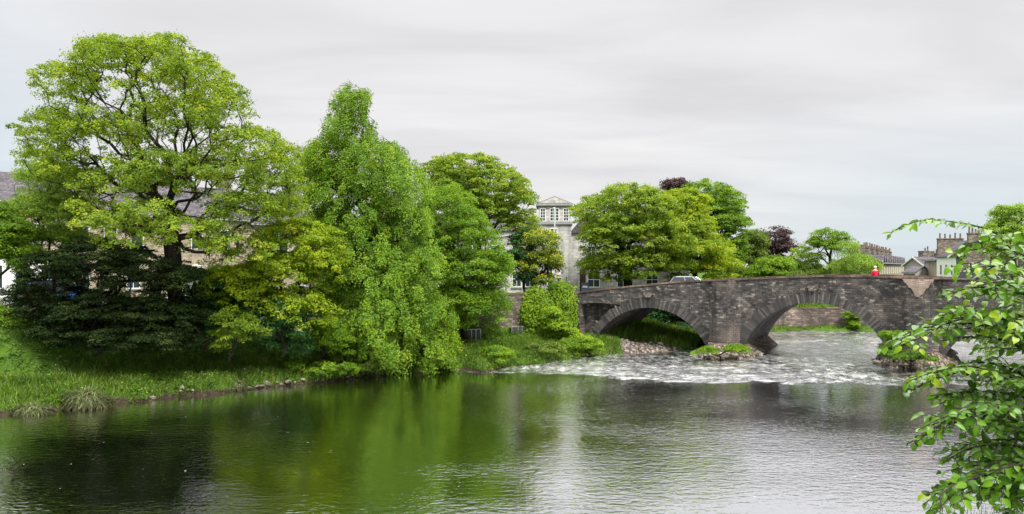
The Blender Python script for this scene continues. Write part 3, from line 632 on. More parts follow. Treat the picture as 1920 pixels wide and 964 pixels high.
# back sycamore with sky gaps and the dense tree before it
tree('tall_sycamore_tree', 'round topped sycamore with sky showing through its crown, behind the weeping lime',
     [(880, 320, 75, 38), (930, 350, 62, 45), (960, 385, 48, 45), (850, 365, 65, 50), (900, 410, 70, 50), (980, 430, 30, 40), (820, 330, 35, 40)],
     74, 900, 4.2, (bark_d, lf_syc), n=1000, per=38, Rp=0.55, lsize=0.23, depth=5.5, R0=0.38, fork=(895, 440), seed=14, shell=0.65, flat=0.25)
tree('hornbeam_tree', 'dense mid green tree leaning over the river wall left of the yellow laburnum',
     [(840, 400, 55, 60), (870, 450, 65, 60), (880, 520, 70, 60), (830, 500, 50, 60), (900, 575, 58, 45), (850, 570, 50, 50), (925, 500, 32, 45), (800, 450, 30, 70)],
     63, 872, 1.9, (bark_d, lf_mid), n=950, per=66, Rp=0.6, lsize=0.18, depth=3.8, R0=0.28, seed=15, shell=0.6, droop=0.5, tilt=0.55)
tree('blue_green_tree', 'small blue green tree just left of the yellow laburnum', [(985, 455, 28, 28), (975, 490, 30, 30), (990, 520, 20, 20)],
     71, 985, 4.2, (bark_d, lf_blue), n=110, per=60, Rp=0.5, lsize=0.2, depth=1.5, R0=0.14, seed=16)
tree('laburnum_tree', 'small laburnum covered in hanging yellow blossom beside the bridge end, dark leaning stems',
     [(1015, 450, 35, 28), (1028, 482, 26, 24), (1002, 490, 34, 26), (1040, 495, 14, 16), (1015, 515, 26, 14)],
     70, 985, 4.3, (bark_d, lf_oli), n=150, per=50, Rp=0.5, lsize=0.18, depth=1.8, R0=0.17, fork=(1000, 530), seed=17, extra=(lf_lab, 1.0, 'blossom'), droop=0.6, hang=0.6)
# trees beyond the bridge
G2 = 'trees beyond the bridge'
tree('broad_sycamore_tree', 'broad domed sycamore with dark ivy covered trunk beyond the left end of the bridge',
     [(1180, 375, 60, 34), (1120, 400, 50, 38), (1220, 390, 55, 40), (1122, 450, 40, 45), (1160, 440, 60, 50), (1230, 440, 60, 50), (1138, 500, 46, 30), (1190, 495, 60, 30), (1112, 498, 28, 22), (1270, 470, 40, 40)],
     84, 1178, 4.2, (bark_g, lf_syc), n=1500, per=38, Rp=0.6, lsize=0.25, depth=6.5, R0=0.5, fork=(1178, 470), seed=18, shell=0.6, flat=0.4, group=G2)
tree('yellow_maple_tree', 'yellow green maple sloping down to the parapet behind the parked silver car',
     [(1280, 385, 48, 38), (1290, 430, 50, 45), (1315, 470, 55, 38), (1345, 500, 45, 24), (1275, 500, 45, 24)],
     90, 1300, 4.2, (bark_d, lf_yel), n=480, per=60, Rp=0.85, lsize=0.28, depth=4.5, R0=0.3, seed=19, shell=0.6, flat=0.25, group=G2)
tree('round_beech_tree', 'tall rounded green beech standing behind the yellow maple, highest crown beyond the bridge',
     [(1320, 365, 48, 32), (1355, 385, 42, 40), (1370, 430, 36, 45), (1330, 420, 45, 50), (1378, 480, 26, 40), (1350, 480, 40, 38)],
     102, 1340, 4.2, (bark_d, lf_mid), n=800, per=42, Rp=0.65, lsize=0.27, depth=5, R0=0.4, seed=20, shell=0.6, flat=0.25, group=G2)
tree('copper_beech_tree', 'copper beech whose dark purple top shows between two green crowns', [(1268, 350, 24, 20), (1275, 372, 26, 22)],
     110, 1275, 4.2, (bark_d, lf_pur), n=90, per=60, Rp=0.9, lsize=0.3, depth=2.5, R0=0.3, seed=21, group=G2)
tree('copper_beech_tree', 'open crowned purple copper beech standing against the sky over the middle arch', [(1455, 445, 30, 22), (1465, 470, 32, 24), (1435, 470, 20, 26), (1478, 490, 18, 18)],
     112, 1455, 4.2, (bark_d, lf_pur), n=170, per=50, Rp=0.75, lsize=0.26, depth=3, R0=0.3, seed=22, shell=0.6, group=G2)
tree('bushy_tree', 'pale olive tree between the round beech and the copper beech', [(1415, 455, 22, 30), (1410, 490, 26, 30), (1430, 500, 22, 24)],
     106, 1415, 4.2, (bark_d, lf_oli), n=170, per=55, Rp=0.8, lsize=0.27, depth=2.5, R0=0.2, seed=23, group=G2)
tree('small_green_tree', 'fresh green dome shaped tree just above the parapet left of the crest', [(1450, 500, 36, 22), (1440, 512, 40, 14), (1470, 495, 18, 16)],
     92, 1450, 4.2, (bark_d, lf_lime), n=200, per=60, Rp=0.6, lsize=0.24, depth=2, R0=0.16, seed=24, group=G2)
tree('umbrella_tree', 'tree with umbrella shaped crown and bare dark forked trunk over the middle arch', [(1548, 440, 28, 14), (1575, 448, 20, 14), (1530, 455, 16, 14), (1555, 458, 30, 12), (1533, 480, 16, 12)],
     98, 1555, 4.2, (bark_d, lf_mid), n=150, per=42, Rp=0.6, lsize=0.22, depth=2.0, R0=0.2, fork=(1556, 482), seed=25, shell=0.6, group=G2)
tree('willow_tree', 'pale feathery willow left of the walker in red', [(1590, 470, 26, 24), (1610, 495, 28, 26), (1575, 500, 26, 20), (1632, 500, 18, 18), (1600, 510, 38, 14)],
     95, 1598, 4.2, (bark, lf_pale), n=300, per=42, Rp=0.55, lsize=0.17, depth=2.4, R0=0.16, seed=26, tilt=0.8, hang=0.8, group=G2)
tree('scrubby_tree', 'thin pale scrubby tree between the copper beech and the umbrella shaped tree', [(1505, 480, 22, 24), (1515, 502, 30, 18), (1495, 505, 20, 16)],
     100, 1508, 4.2, (bark, lf_pale), n=160, per=40, Rp=0.6, lsize=0.18, depth=2, R0=0.13, seed=27, tilt=0.8, group=G2)
tree('tall_ash_tree', 'loose pale green tree rising above the roofs at the right edge', [(1895, 400, 34, 22), (1885, 430, 34, 26), (1910, 455, 40, 30), (1875, 465, 20, 22)],
     88, 1905, 4.2, (bark, lf_pale), n=300, per=50, Rp=0.7, lsize=0.24, depth=3, R0=0.28, seed=28, group=G2)
tree('hedge', 'low mixed hedge running along behind the parapet near the crest of the bridge', [(1400, 512, 30, 12), (1490, 514, 30, 9), (1530, 513, 34, 10), (1570, 514, 30, 8), (1450, 516, 40, 8)],
     97, 1480, 4.2, (bark, lf_oli), n=260, per=40, Rp=0.6, lsize=0.2, depth=1.5, R0=0.1, seed=58, cat='hedge', parts=('stems', 'foliage'))
# dark trees seen through the left arch
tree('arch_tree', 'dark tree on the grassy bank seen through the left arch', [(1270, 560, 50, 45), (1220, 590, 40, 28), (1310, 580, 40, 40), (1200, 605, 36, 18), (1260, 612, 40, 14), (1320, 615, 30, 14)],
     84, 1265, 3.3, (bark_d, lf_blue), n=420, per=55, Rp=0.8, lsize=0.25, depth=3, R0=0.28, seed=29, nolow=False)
# left-hand small trees and shrubs
tree('ash_tree', 'slim feathery pale green ash before the slate roof at the far left', [(90, 335, 55, 42), (70, 400, 50, 48), (120, 400, 60, 45), (60, 450, 45, 30), (140, 350, 40, 40), (130, 450, 40, 30)],
     53, 105, 3.6, (bark, lf_pale), n=800, per=55, Rp=0.5, lsize=0.12, depth=2.6, R0=0.13, seed=30, tilt=0.8, group='trees on the left bank')
tree('young_lime_tree', 'bright fresh green young tree at the left edge', [(15, 440, 45, 38), (-10, 410, 40, 40), (30, 475, 38, 26)],
     50, -30, 3.6, (bark, lf_lime), n=420, per=60, Rp=0.5, lsize=0.15, depth=2.0, R0=0.14, seed=31, group='trees on the left bank')
lo_d = [(100, 520, 62, 55), (180, 500, 75, 62), (260, 520, 70, 62), (330, 540, 50, 60), (90, 590, 62, 44), (180, 590, 80, 52), (280, 595, 80, 46), (50, 560, 30, 45), (110, 625, 60, 28, -1), (200, 635, 80, 28, -1), (290, 635, 70, 26, -1), (360, 640, 40, 20, -1), (330, 600, 60, 40)]
tree('yew_tree', 'broad near black yew spreading over the bank below the great sycamore', lo_d,
     48.5, 180, 2.0, (bark_d, lf_dark), n=1700, per=74, Rp=0.5, lsize=0.13, depth=3.2, R0=0.3, seed=32, shell=0.7, flat=0.2, tilt=0.45, droop=0.3, nolow=False, cat='tree')
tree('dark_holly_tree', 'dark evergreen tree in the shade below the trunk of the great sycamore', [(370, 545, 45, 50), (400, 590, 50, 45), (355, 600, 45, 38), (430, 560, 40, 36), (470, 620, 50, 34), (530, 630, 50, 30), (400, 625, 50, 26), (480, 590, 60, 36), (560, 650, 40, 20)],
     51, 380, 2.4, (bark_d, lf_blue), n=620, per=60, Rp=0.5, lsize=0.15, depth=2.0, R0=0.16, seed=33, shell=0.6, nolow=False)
G3 = 'shrubs along the left bank'
def shrub(name, label, lobes, D, bpx, bz, mat, n, seed, lsize=0.15, per=55, Rp=0.42, depth=1.4, extra=None, group=G3, tilt=0.6, hang=0.0, **kw):
    return tree(name, label, lobes, D, bpx, bz, (bark_d, mat), n=n, per=per, Rp=Rp, lsize=lsize, depth=depth, R0=0.07, seed=seed, group=group, cat='shrub', parts=('stems', 'foliage'), nolow=False, extra=extra, tilt=tilt, hang=hang, **kw)
shrub('maple_shrub', 'yellow tipped maple shrub reaching down onto the ivy slope', [(440, 600, 40, 26), (425, 630, 26, 18), (420, 650, 18, 14), (470, 615, 34, 24)], 48.5, 430, 1.9, lf_syc, 150, 41)
shrub('hawthorn_shrub', 'shrub with white blossom in front of the railings', [(525, 580, 38, 34), (560, 605, 36, 26), (500, 610, 40, 28)], 50, 530, 2.0, lf_blue, 210, 42, extra=(lf_wht, 0.35, 'blossom'))
shrub('green_shrub', 'rounded green shrub at the foot of the maple beside the weeping lime', [(600, 615, 48, 38), (640, 640, 36, 28), (570, 640, 40, 24)], 52.5, 605, 1.6, lf_lime, 240, 43)
shrub('leafy_shrub', 'leafy green shrub below the railings at the left edge', [(15, 600, 36, 24), (-20, 590, 40, 30), (30, 622, 30, 16)], 49.5, 5, 2.6, lf_mid, 130, 44)
shrub('ivied_shrub', 'tall pale green ivy clad shrub leaning on the bridge abutment wall', [(1045, 612, 24, 24), (1060, 628, 26, 20), (1035, 590, 14, 20)], 66.2, 1035, 1.6, lf_ivy, 200, 45, lsize=0.18, depth=1.0)
shrub('low_shrub', 'low bright green bush beside the bridge abutment at the water', [(1105, 645, 26, 18), (1075, 650, 30, 18)], 63.5, 1095, 0.9, lf_lime, 110, 46, lsize=0.16)
shrub('dock_bush', 'dark green weedy bush overhanging the left bank by the rapids', [(940, 668, 26, 20), (925, 660, 22, 16)], 58.3, 935, 0.9, lf_mid, 90, 47, lsize=0.15, Rp=0.35)
shrub('wild_bush', 'pale olive bush in the middle of the bank below the ivy wall', [(1030, 655, 28, 16), (1000, 655, 20, 14)], 61.5, 1020, 0.9, lf_oli, 90, 48, lsize=0.15, Rp=0.35)
shrub('pier_bush', 'bushy shrub growing at the foot of the second bridge pier', [(1672, 632, 22, 16), (1685, 645, 24, 14), (1665, 650, 18, 10)], 55.6, 1675, 1.0, lf_mid, 110, 49, lsize=0.15, Rp=0.3, depth=0.8, group=None)
shrub('pier_plants', 'green plants sprouting on the cobbled base of the first pier', [(1330, 656, 20, 9), (1378, 654, 26, 10), (1310, 662, 12, 6)], 60.2, 1350, 0.5, lf_lime, 90, 50, lsize=0.13, Rp=0.28, depth=0.6, group=None)
shrub('pier_plants', 'grassy plants sprouting on the cobbled base of the second pier', [(1690, 668, 24, 7), (1735, 672, 26, 7), (1665, 662, 14, 8), (1715, 662, 26, 8)], 54.2, 1710, 0.5, lf_weed, 130, 59, lsize=0.12, Rp=0.25, depth=0.7, group=None)
shrub('bank_bush', 'mid green bush at the water edge left of the weeping lime', [(560, 690, 30, 18), (610, 690, 34, 16), (650, 690, 30, 14)], 51.5, 600, 0.9, lf_mid, 130, 51, lsize=0.13, Rp=0.32, depth=0.8)
shrub('rough_bush', 'olive bush with brown twigs on the grass before the weeping lime', [(640, 672, 40, 16), (690, 685, 30, 12)], 53.5, 650, 1.0, lf_oli, 130, 52, lsize=0.13, Rp=0.32, depth=0.9)
shrub('far_shrub', 'green bush on the stone wall seen through the middle arch', [(1598, 592, 16, 12), (1600, 606, 9, 10)], 89, 1598, 1.6, lf_lime, 60, 53, lsize=0.2, Rp=0.4, depth=0.5, group=None)

# ------------------------------------------------------------------ ground cover
lf_slope = leaf_mat('slope_ivy', (0.05, 0.12, 0.02), (0.15, 0.28, 0.04), (0.30, 0.44, 0.08), nscale=0.6)
def scatter(n, x0, x1, y0, y1, test, r):
    xs = r.uniform(x0, x1, n); ys = r.uniform(y0, y1, n); d, i = sdist(xs, ys); m = test(xs, ys, d, i); xs, ys = xs[m], ys[m]
    hz = height(xs, ys); k = hz > 0.12; return np.stack([xs[k], ys[k], hz[k]], 1)
def blades(name, pts, h, w_, mat, r, lean=0.35):
    n = len(pts); hh_ = h * r.uniform(0.5, 1.4, n) * (0.6 + 0.9 * fbm(pts[:, 0], pts[:, 1], 0.6, 3)); a = r.random(n) * 2 * PI
    side = np.stack([np.cos(a), np.sin(a), np.zeros(n)], 1) * w_ * 0.5; tip = np.stack([r.normal(size=n) * lean, r.normal(size=n) * lean, np.ones(n)], 1) * hh_[:, None]
    V = np.empty((n, 4, 3)); b = pts - [0, 0, 0.05]; V[:, 0] = b - side; V[:, 1] = b + side; V[:, 2] = b + tip + side * 0.25; V[:, 3] = b + tip - side * 0.25
    return props(link(name, npmesh(name, V.reshape(-1, 3), np.arange(n * 4).reshape(n, 4), tint=np.clip(0.5 + 0.25 * r.normal(size=n), 0, 1)), mat), kind='stuff')
r5 = np.random.default_rng(5)
left = lambda x, y, d, i: (i < iL - 1)
nb = lambda x, y: (x - B0[0]) * BN[0] + (y - B0[1]) * BN[1]
p = scatter(340000, -42, 9, 28, 71, lambda x, y, d, i: left(x, y, d, i) & (d > -0.9) & (d < 5.6 + 2 * (vnoise(x, y, 0.3) - 0.5)) & (nb(x, y) < -0.4), r5)
o = blades('bank_grass', p, 0.34, 0.05, lf_grass, r5); o['label'] = 'long green grass on the left river bank'; o['category'] = 'grass'
p = scatter(60000, 5, 26, 66, 96, lambda x, y, d, i: left(x, y, d, i) & (np.hypot(x - 10, y - 67.2) > 2.6 + vnoise(x, y, 1.0) * 1.5) & (d > 0.6) & (d < 14) & (nb(x, y) > 0.5), r5)
o = blades('arch_bank_grass', p, 0.5, 0.08, lf_grass, r5); o['label'] = 'long grass on the bank seen through the left arch'; o['category'] = 'grass'
p = scatter(30000, 24, 60, 82, 100, lambda x, y, d, i: left(x, y, d, i) & (d > 0.3) & ((d < 1.2) | (d > 2.8)) & (d < 10), r5)
o = blades('far_bank_grass', p, 0.25, 0.1, lf_grass, r5); o['label'] = 'grass above and below the far river wall'; o['category'] = 'grass'
def weeds(name, label, cl, per, Rp, ls, mat, seed, cat='plants', up=0.25):
    r = np.random.default_rng(seed); cl = cl + np.array([0, 0, up]); cen = cl.mean(0) * [1, 1, 0] - [0, 0, 30]
    pos, nr, sz, ti = pads(cl, cen, per, Rp, r, 0.9, 0.7, 0.8, ls); V, Fc = leaf_quads(pos, nr, sz, r)
    return props(link(name, npmesh(name, V, Fc, tint=ti), mat), label=label, cat=cat, kind='stuff')
p = scatter(11000, -42, 9, 28, 71, lambda x, y, d, i: left(x, y, d, i) & (d > -0.9) & (d < np.where(x > -8, 7.4, 5.0)) & (nb(x, y) < -0.8) & (vnoise(x, y, 0.5) > np.where(x > -8, 0.1, 0.42)), r5)
weeds('bank_weeds', 'leafy weeds and nettles mixed into the left bank grass', p, 34, 0.33, 0.12, lf_weed, 61)
p = scatter(16000, -45, 0, 28, 66, lambda x, y, d, i: left(x, y, d, i) & (d > 5.0) & (d < 10.2) & (x < -5), r5)
weeds('slope_ivy', 'ivy carpet covering the slope above the bank grass', p, 26, 0.28, 0.12, lf_slope, 62, up=0.08)
p = scatter(900, -30, 6, 30, 71, lambda x, y, d, i: left(x, y, d, i) & (d > 0.8) & (d < 5.0) & (vnoise(x + 9, y, 0.6) > 0.66), r5)
weeds('wild_flowers', 'small white cow parsley flowers in the bank grass', p[:150], 7, 0.25, 0.06, lf_wht, 63, up=0.5)
p = scatter(5000, -42, 9, 28, 71, lambda x, y, d, i: left(x, y, d, i) & (d > -0.9) & (d < 4.6) & (nb(x, y) < -0.8) & (vnoise(x + 30, y, 0.45) > 0.55), r5)
weeds('dry_weeds', 'pale olive seeding grasses and dry weeds scattered over the left bank', p, 22, 0.34, 0.10, lf_oli, 65, up=0.3)
p = scatter(9000, -42, 9, 28, 71, lambda x, y, d, i: left(x, y, d, i) & (d > -0.9) & (d < 1.2) & (nb(x, y) < -0.8) & (vnoise(x + 60, y, 0.8) > 0.35), r5); p = p[p[:, 2] < 0.75]
weeds('edge_plants', 'ragged weeds hanging over the water edge of the left bank', p, 22, 0.22, 0.10, lf_weed, 66, up=0.12)
p = P(355, 697, 0.9)[None] + r5.normal(size=(10, 3)) * [0.25, 0.25, 0.06]
weeds('yellow_flowers', 'patch of yellow flowers in the bank grass', p, 14, 0.2, 0.07, lf_lab, 64, up=0.15)

# bank stones
def rock_mesh(seed, s=1.0):
    r = np.random.default_rng(seed); vs = []; fs = []; nu, nv = 9, 6
    for j in range(nv + 1):
        for i in range(nu):
            a = 2 * PI * i / nu; b = PI * j / nv; q = 1 + 0.25 * r.normal() * (0 < j < nv)
            vs.append((math.cos(a) * math.sin(b) * q * 0.5, math.sin(a) * math.sin(b) * q * 0.38, math.cos(b) * 0.28 * (1 + 0.1 * r.normal())))
    fs = [(j * nu + i, (j + 1) * nu + i, (j + 1) * nu + (i + 1) % nu, j * nu + (i + 1) % nu) for j in range(nv) for i in range(nu)]
    return npmesh('stone', vs, fs)
m_rock = MT('river_stone', 0.85, 0.25); co = m_rock.coord(); oi = m_rock.n('ShaderNodeObjectInfo')
m_rock.col(m_rock.mix(m_rock.ramp(m_rock.noise(co, 4, 4, 0.7), [(0.3, 0.0), (0.7, 0.8)]), m_rock.ramp(oi.outputs['Random'], [(0, (0.09, 0.07, 0.055)), (0.6, (0.26, 0.22, 0.19)), (1, (0.42, 0.38, 0.34))]), (0.1, 0.085, 0.07))); m_rock = m_rock.m
rocks = [rock_mesh(i) for i in range(6)]
for me in rocks: me.materials.append(m_rock)
def stone(x, y, z, s, label, group):
    o = bpy.data.objects.new('stone', random.choice(rocks)); COL.objects.link(o); o.location = (float(x), float(y), float(z)); o.rotation_euler = (random.uniform(-.3, .3), random.uniform(-.3, .3), random.uniform(0, 6)); o.scale = (s, s * random.uniform(.7, 1.1), s * random.uniform(.6, 1))
    props(o, label=label, cat='stone', group=group)
LBp = np.array([P(*q)[:2] for q in ((60, 774), (200, 758), (280, 752), (340, 744), (520, 726), (620, 715), (745, 702))])
def along(poly, q):
    seg = np.linalg.norm(np.diff(poly, axis=0), axis=1); c = np.concatenate([[0], np.cumsum(seg)]); s = q * c[-1]
    return np.array([np.interp(s, c, poly[:, 0]), np.interp(s, c, poly[:, 1])])
for i in range(75):
    q = random.random() ** 0.7; p = along(LBp, q) + [random.gauss(0, 0.12) - 0.25, random.gauss(0, 0.12) + 0.2]; stone(*p, 0.12 + random.random() * 0.2, random.uniform(0.12, 0.42), 'pale rounded stone lying at the left water edge', 'stones along the left water edge')
st2 = np.array([P(280, 746)[:2], P(340, 741)[:2], P(400, 735)[:2]])
for i in range(46):
    p = along(st2, random.random()) + [random.gauss(0, 0.2) - 0.3, random.gauss(0, 0.25) + 0.4]; stone(*p, 0.2 + random.random() * 0.25, random.uniform(0.25, 0.5), 'pale stone in the cluster on the bank below the ivy slope', 'cluster of pale stones')
st3 = np.array([P(870, 691)[:2], P(930, 688, .2)[:2], P(1000, 681, .2)[:2], P(1080, 674, .2)[:2], P(1150, 664, .2)[:2], P(1210, 661, .2)[:2], P(1300, 657, .2)[:2]])
for i in range(56):
    p = along(st3, random.random()) + [random.gauss(0, 0.15), random.gauss(0, 0.15) + 0.2]; stone(*p, 0.36 + random.random() * 0.15, random.uniform(0.2, 0.5), 'small stone at the edge of the rapids by the bridge', 'stones along the rapids')
for i in range(30):
    q = Bt(random.uniform(-2.5, 8.5), 0); q = Bt(random.uniform(-2.2, 6.0), random.uniform(-1.5, 3)); hz = float(height(np.array([q[0]]), np.array([q[1]]))[0])
    if hz < 0.1 or hz > 1.6: continue
    stone(q[0], q[1], hz + 0.05, random.uniform(0.3, 0.6), 'grey cobble on the shore under the left arch', 'cobbles under the left arch')
for (t0_, t1_, f_) in ((9.7, 12.7, 3.6), (23.1, 26.7, 3.2)):
    for i in range(40):
        a = random.uniform(PI * 0.95, PI * 2.05); hw = (t1_ - t0_) / 2 + 1.1; t_ = (t0_ + t1_) / 2 + math.cos(a) * hw * random.uniform(0.8, 1.02); d_ = 2 - abs(math.sin(a)) * (f_ + 2.1) * random.uniform(0.85, 1.02)
        q = Bt(t_, d_); stone(q[0], q[1], 0.35 + random.random() * 0.2, random.uniform(0.25, 0.55), 'stone lying round the foot of the first bridge pier' if t0_ < 15 else 'stone lying round the foot of the second bridge pier', 'stones round the first pier' if t0_ < 15 else 'stones round the second pier')
# low broken stone wall on the left bank, individual blocks joined in one mesh
m_drystone = stone_mat('drystone', (0.09, 0.08, 0.075), (0.22, 0.2, 0.18), (0.45, 0.43, 0.4), 0.3, 0.12, 0.4, 0.2, axis='SUM')
mb_ = MB(); a_ = P(-40, 687, 1.3); b_ = P(132, 684, 1.3); n_ = 60
for row in range(3):
    for i in range(n_):
        if random.random() < 0.12 + 0.15 * row: continue
        q = a_ + (b_ - a_) * ((i + random.random() * 0.5) / n_); s_ = random.uniform(0.10, 0.2); z0 = float(height(np.array([q[0]]), np.array([q[1]]))[0]) + 0.22 + row * 0.15
        cnr = [(q[0] + dx * s_ * random.uniform(0.8, 1.1), q[1] + dy * 0.18, z0 + dz * random.uniform(0.11, 0.15)) for dz in (0, 1) for dx, dy in ((-1, -1), (1, -1), (1, 1), (-1, 1))]
        mb_.add(cnr, [(0, 3, 2, 1), (4, 5, 6, 7), (0, 1, 5, 4), (1, 2, 6, 5), (2, 3, 7, 6), (3, 0, 4, 7)])
o = mb_.build('low_stone_wall', m_drystone); props(o, label='low broken dry stone wall on the grass at the far left', cat='wall')
# eroded tussock at the water's edge
lf_dead = leaf_mat('dead_grass', (0.05, 0.035, 0.02), (0.12, 0.15, 0.06), (0.24, 0.31, 0.12), transl=0.2)
def tussock(px, py, w_, h, label, seed, n=2600):
    r = np.random.default_rng(seed); c = P(px, py, 0.1); root = empty('grass_tussock', c, label=label, cat='tussock', group='dead grass tussocks')
    nu, nv = 20, 8; V = []
    for j in range(nv + 1):
        for i in range(nu):
            a = 2 * PI * i / nu; b = PI / 2 * j / nv; q = 0.85 + 0.2 * r.normal()
            V.append((math.cos(a) * math.cos(b) * w_ * q * .9, math.sin(a) * math.cos(b) * w_ * 0.55 * q, math.sin(b) * h * 0.9))
    link('soil', npmesh('t', V, [(j * nu + i, j * nu + (i + 1) % nu, (j + 1) * nu + (i + 1) % nu, (j + 1) * nu + i) for j in range(nv) for i in range(nu)]), plain('tussock_soil', (0.05, 0.035, 0.025), 0.95, 0.1, 0.5, 6), root)
    a = r.random(n) * 2 * PI; b = np.arccos(r.random(n)); base = np.stack([np.cos(a) * np.sin(b) * w_, np.sin(a) * np.sin(b) * w_ * 0.6, np.cos(b) * h], 1) * (0.75 + 0.5 * fbm(a * 1.2, b * 2, 1.0, 3))[:, None]
    tip = base + np.stack([np.cos(a) * 0.18, np.sin(a) * 0.18, 0.1 - 0.3 * np.sin(b)], 1) * r.uniform(0.5, 1.4, (n, 1)) + r.normal(size=(n, 3)) * 0.13
    sd_ = np.stack([-np.sin(a), np.cos(a), np.zeros(n)], 1) * 0.02; V = np.empty((n, 4, 3)); V[:, 0] = base - sd_; V[:, 1] = base + sd_; V[:, 2] = tip + sd_ * .4; V[:, 3] = tip - sd_ * .4
    link('dead_blades', npmesh('t', V.reshape(-1, 3), np.arange(n * 4).reshape(n, 4), tint=np.clip(base[:, 2] / h + r.normal(size=n) * .25, 0, 1)), lf_dead, root)
tussock(160, 760, 1.3, 0.8, 'large pale dead grass tussock overhanging the water at the left', 71)
tussock(60, 772, 0.9, 0.35, 'low brown tussock of dead stalks at the left edge of the water', 72, 900)
tussock(440, 727, 0.8, 0.45, 'brown earthy tussock beside the pale stones', 73, 900)
tussock(880, 686, 1.2, 0.45, 'brown earthy bank edge tussock right of the weeping lime', 74, 900)

# ------------------------------------------------------------------ river wall with ivy, metal cages
m_rw = stone_mat('river_wall', (0.10, 0.08, 0.07), (0.2, 0.16, 0.14), (0.34, 0.28, 0.24), 0.5, 0.2, 0.5, 0.5, axis='SUM')
def wall_run(name, pts, z0, z1, th, mat, label, cope=None, group=None):
    root = empty(name, (pts[0][0], pts[0][1], z0), label=label, cat='wall', group=group); V = []; n = len(pts); pts = np.array(pts, float)
    d = np.gradient(pts, axis=0); d /= np.linalg.norm(d, axis=1)[:, None]; nn = np.stack([-d[:, 1], d[:, 0]], 1)
    z1 = np.broadcast_to(z1, n)
    def strip(o0, o1, a, b):
        A = pts + nn * o0; B = pts + nn * o1; V = np.concatenate([np.c_[A, a], np.c_[A, b], np.c_[B, b], np.c_[B, a]]) - [pts[0][0], pts[0][1], z0]
        Fc = []
        for i in range(n - 1):
            for k_ in range(4): e = (k_ + 1) % 4; Fc.append((k_ * n + i, e * n + i, e * n + i + 1, k_ * n + i + 1))
        return V, Fc + [(0, 3 * n, 2 * n, n), (n - 1, 2 * n - 1, 3 * n - 1, 4 * n - 1)]
    V, Fc = strip(0, th, np.full(n, z0 + 0.0), z1); link('wall_face', npmesh('w', V, Fc), mat, root)
    V, Fc = strip(-0.05, th + 0.05, z1 + 0.003, z1 + 0.12); link('coping', npmesh('c', V, Fc), cope or m_cope, root)
    return root
wall_run('river_wall', WALLLINE, 0.8, [4.0, 4.9, 4.9, 5.0, 5.1, 5.15], 0.5, m_rw, 'brown stone river wall half hidden by ivy left of the bridge')
rI = np.random.default_rng(77)
wl = np.array(WALLLINE)
def ivy(name, label, q0, q1, zlo, zhi, bulge, n, seed):
    r = np.random.default_rng(seed); q = r.uniform(q0, q1, n); seg = np.linalg.norm(np.diff(wl, axis=0), axis=1); c_ = np.concatenate([[0], np.cumsum(seg)]) / seg.sum()
    x = np.interp(q, c_, wl[:, 0]); y = np.interp(q, c_, wl[:, 1]); nx_, ny_ = SD[1] * 0.9, -0.85
    nx_, ny_ = 0.51, -0.86
    hf = r.random(n); qq = (q - q0) / (q1 - q0); env = np.clip(np.sin(PI * np.clip(qq, 0.03, 0.97)), 0, 1) ** 0.2
    z = zlo + (zhi - zlo) * hf * env; b = bulge * (0.35 + 0.65 * env) * np.sqrt(np.clip(1 - (hf * 2 - 1.0) ** 4, 0.03, 1)) * (0.7 + 0.6 * fbm(q * 30, z, 1.0, 2))
    cl = np.stack([x + nx_ * b, y + ny_ * b, z], 1)
    top_ = r.random(n) < 0.25; cl[top_, 2] = zlo + (zhi - zlo) * env[top_]; cl[top_, 0] = x[top_] + nx_ * b[top_] * r.uniform(-1, 1, top_.sum()); cl[top_, 1] = y[top_] + ny_ * b[top_] * r.uniform(-1, 1, top_.sum())
    per = 42; ci = np.repeat(np.arange(n), per); pos = cl[ci] + r.normal(size=(n * per, 3)) * [0.2, 0.2, 0.22]; nr = np.array([nx_, ny_, 0.7]) + r.normal(size=(n * per, 3)) * 0.45
    V, Fc = leaf_quads(pos, nr, 0.17 * r.uniform(0.7, 1.3, n * per), r)
    props(link(name, npmesh(name, V, Fc, tint=np.clip(0.5 + 0.2 * r.normal(size=n)[ci] + 0.2 * r.normal(size=n * per), 0, 1)), lf_ivy), label=label, cat='ivy')
ivy('wall_ivy', 'thick mound of bright ivy spilling over the wall next to the bridge end', 0.845, 1.02, 1.0, 5.6, 0.55, 520, 81)
ivy('wall_ivy', 'second mound of ivy on the river wall, right of the bare brown stone', 0.70, 0.85, 1.0, 5.15, 0.45, 420, 82)
m_steel = plain('galvanised_steel', (0.38, 0.39, 0.4), 0.45, 0.5, 0.15, 5, 0.6); m_darkp = plain('dark_panel', (0.05, 0.055, 0.06), 0.6)
for (px, py, D_, lab) in ((885, 628, 63.5, 'grey metal cage box on the wall beneath the hornbeam'), (972, 622, 67.2, 'grey metal cage box beside the ivy on the river wall')):
    c = Q(px, py, D_); root = empty('metal_cage', c - [0, 0, 0.45], R(32), label=lab, cat='cage', group='metal cages on the river wall')
    b_ = MB(); b_.box(-0.7, 0.7, 0, 0.5, 0.05, 0.8); b_.build('panel', m_darkp, root)
    b_ = MB()
    for x in (-0.72, -0.1, 0.3, 0.72): b_.box(x - 0.03, x + 0.03, -0.12, -0.06, 0, 0.9)
    for z in (0, 0.86): b_.box(-0.75, 0.75, -0.055, 0.0, z, z + 0.05)
    b_.build('frame', m_steel, root)
far_w = wall_run('far_river_wall', [(24.0, 87.6), (30, 89.8), (36, 90.4), (42, 89.7), (50, 87.8), (60, 85.5)], 0.6, [2.45, 2.6, 2.65, 2.75, 2.9, 2.9], 0.5, m_rw, 'long stone retaining wall of the far bank seen through the middle arch')

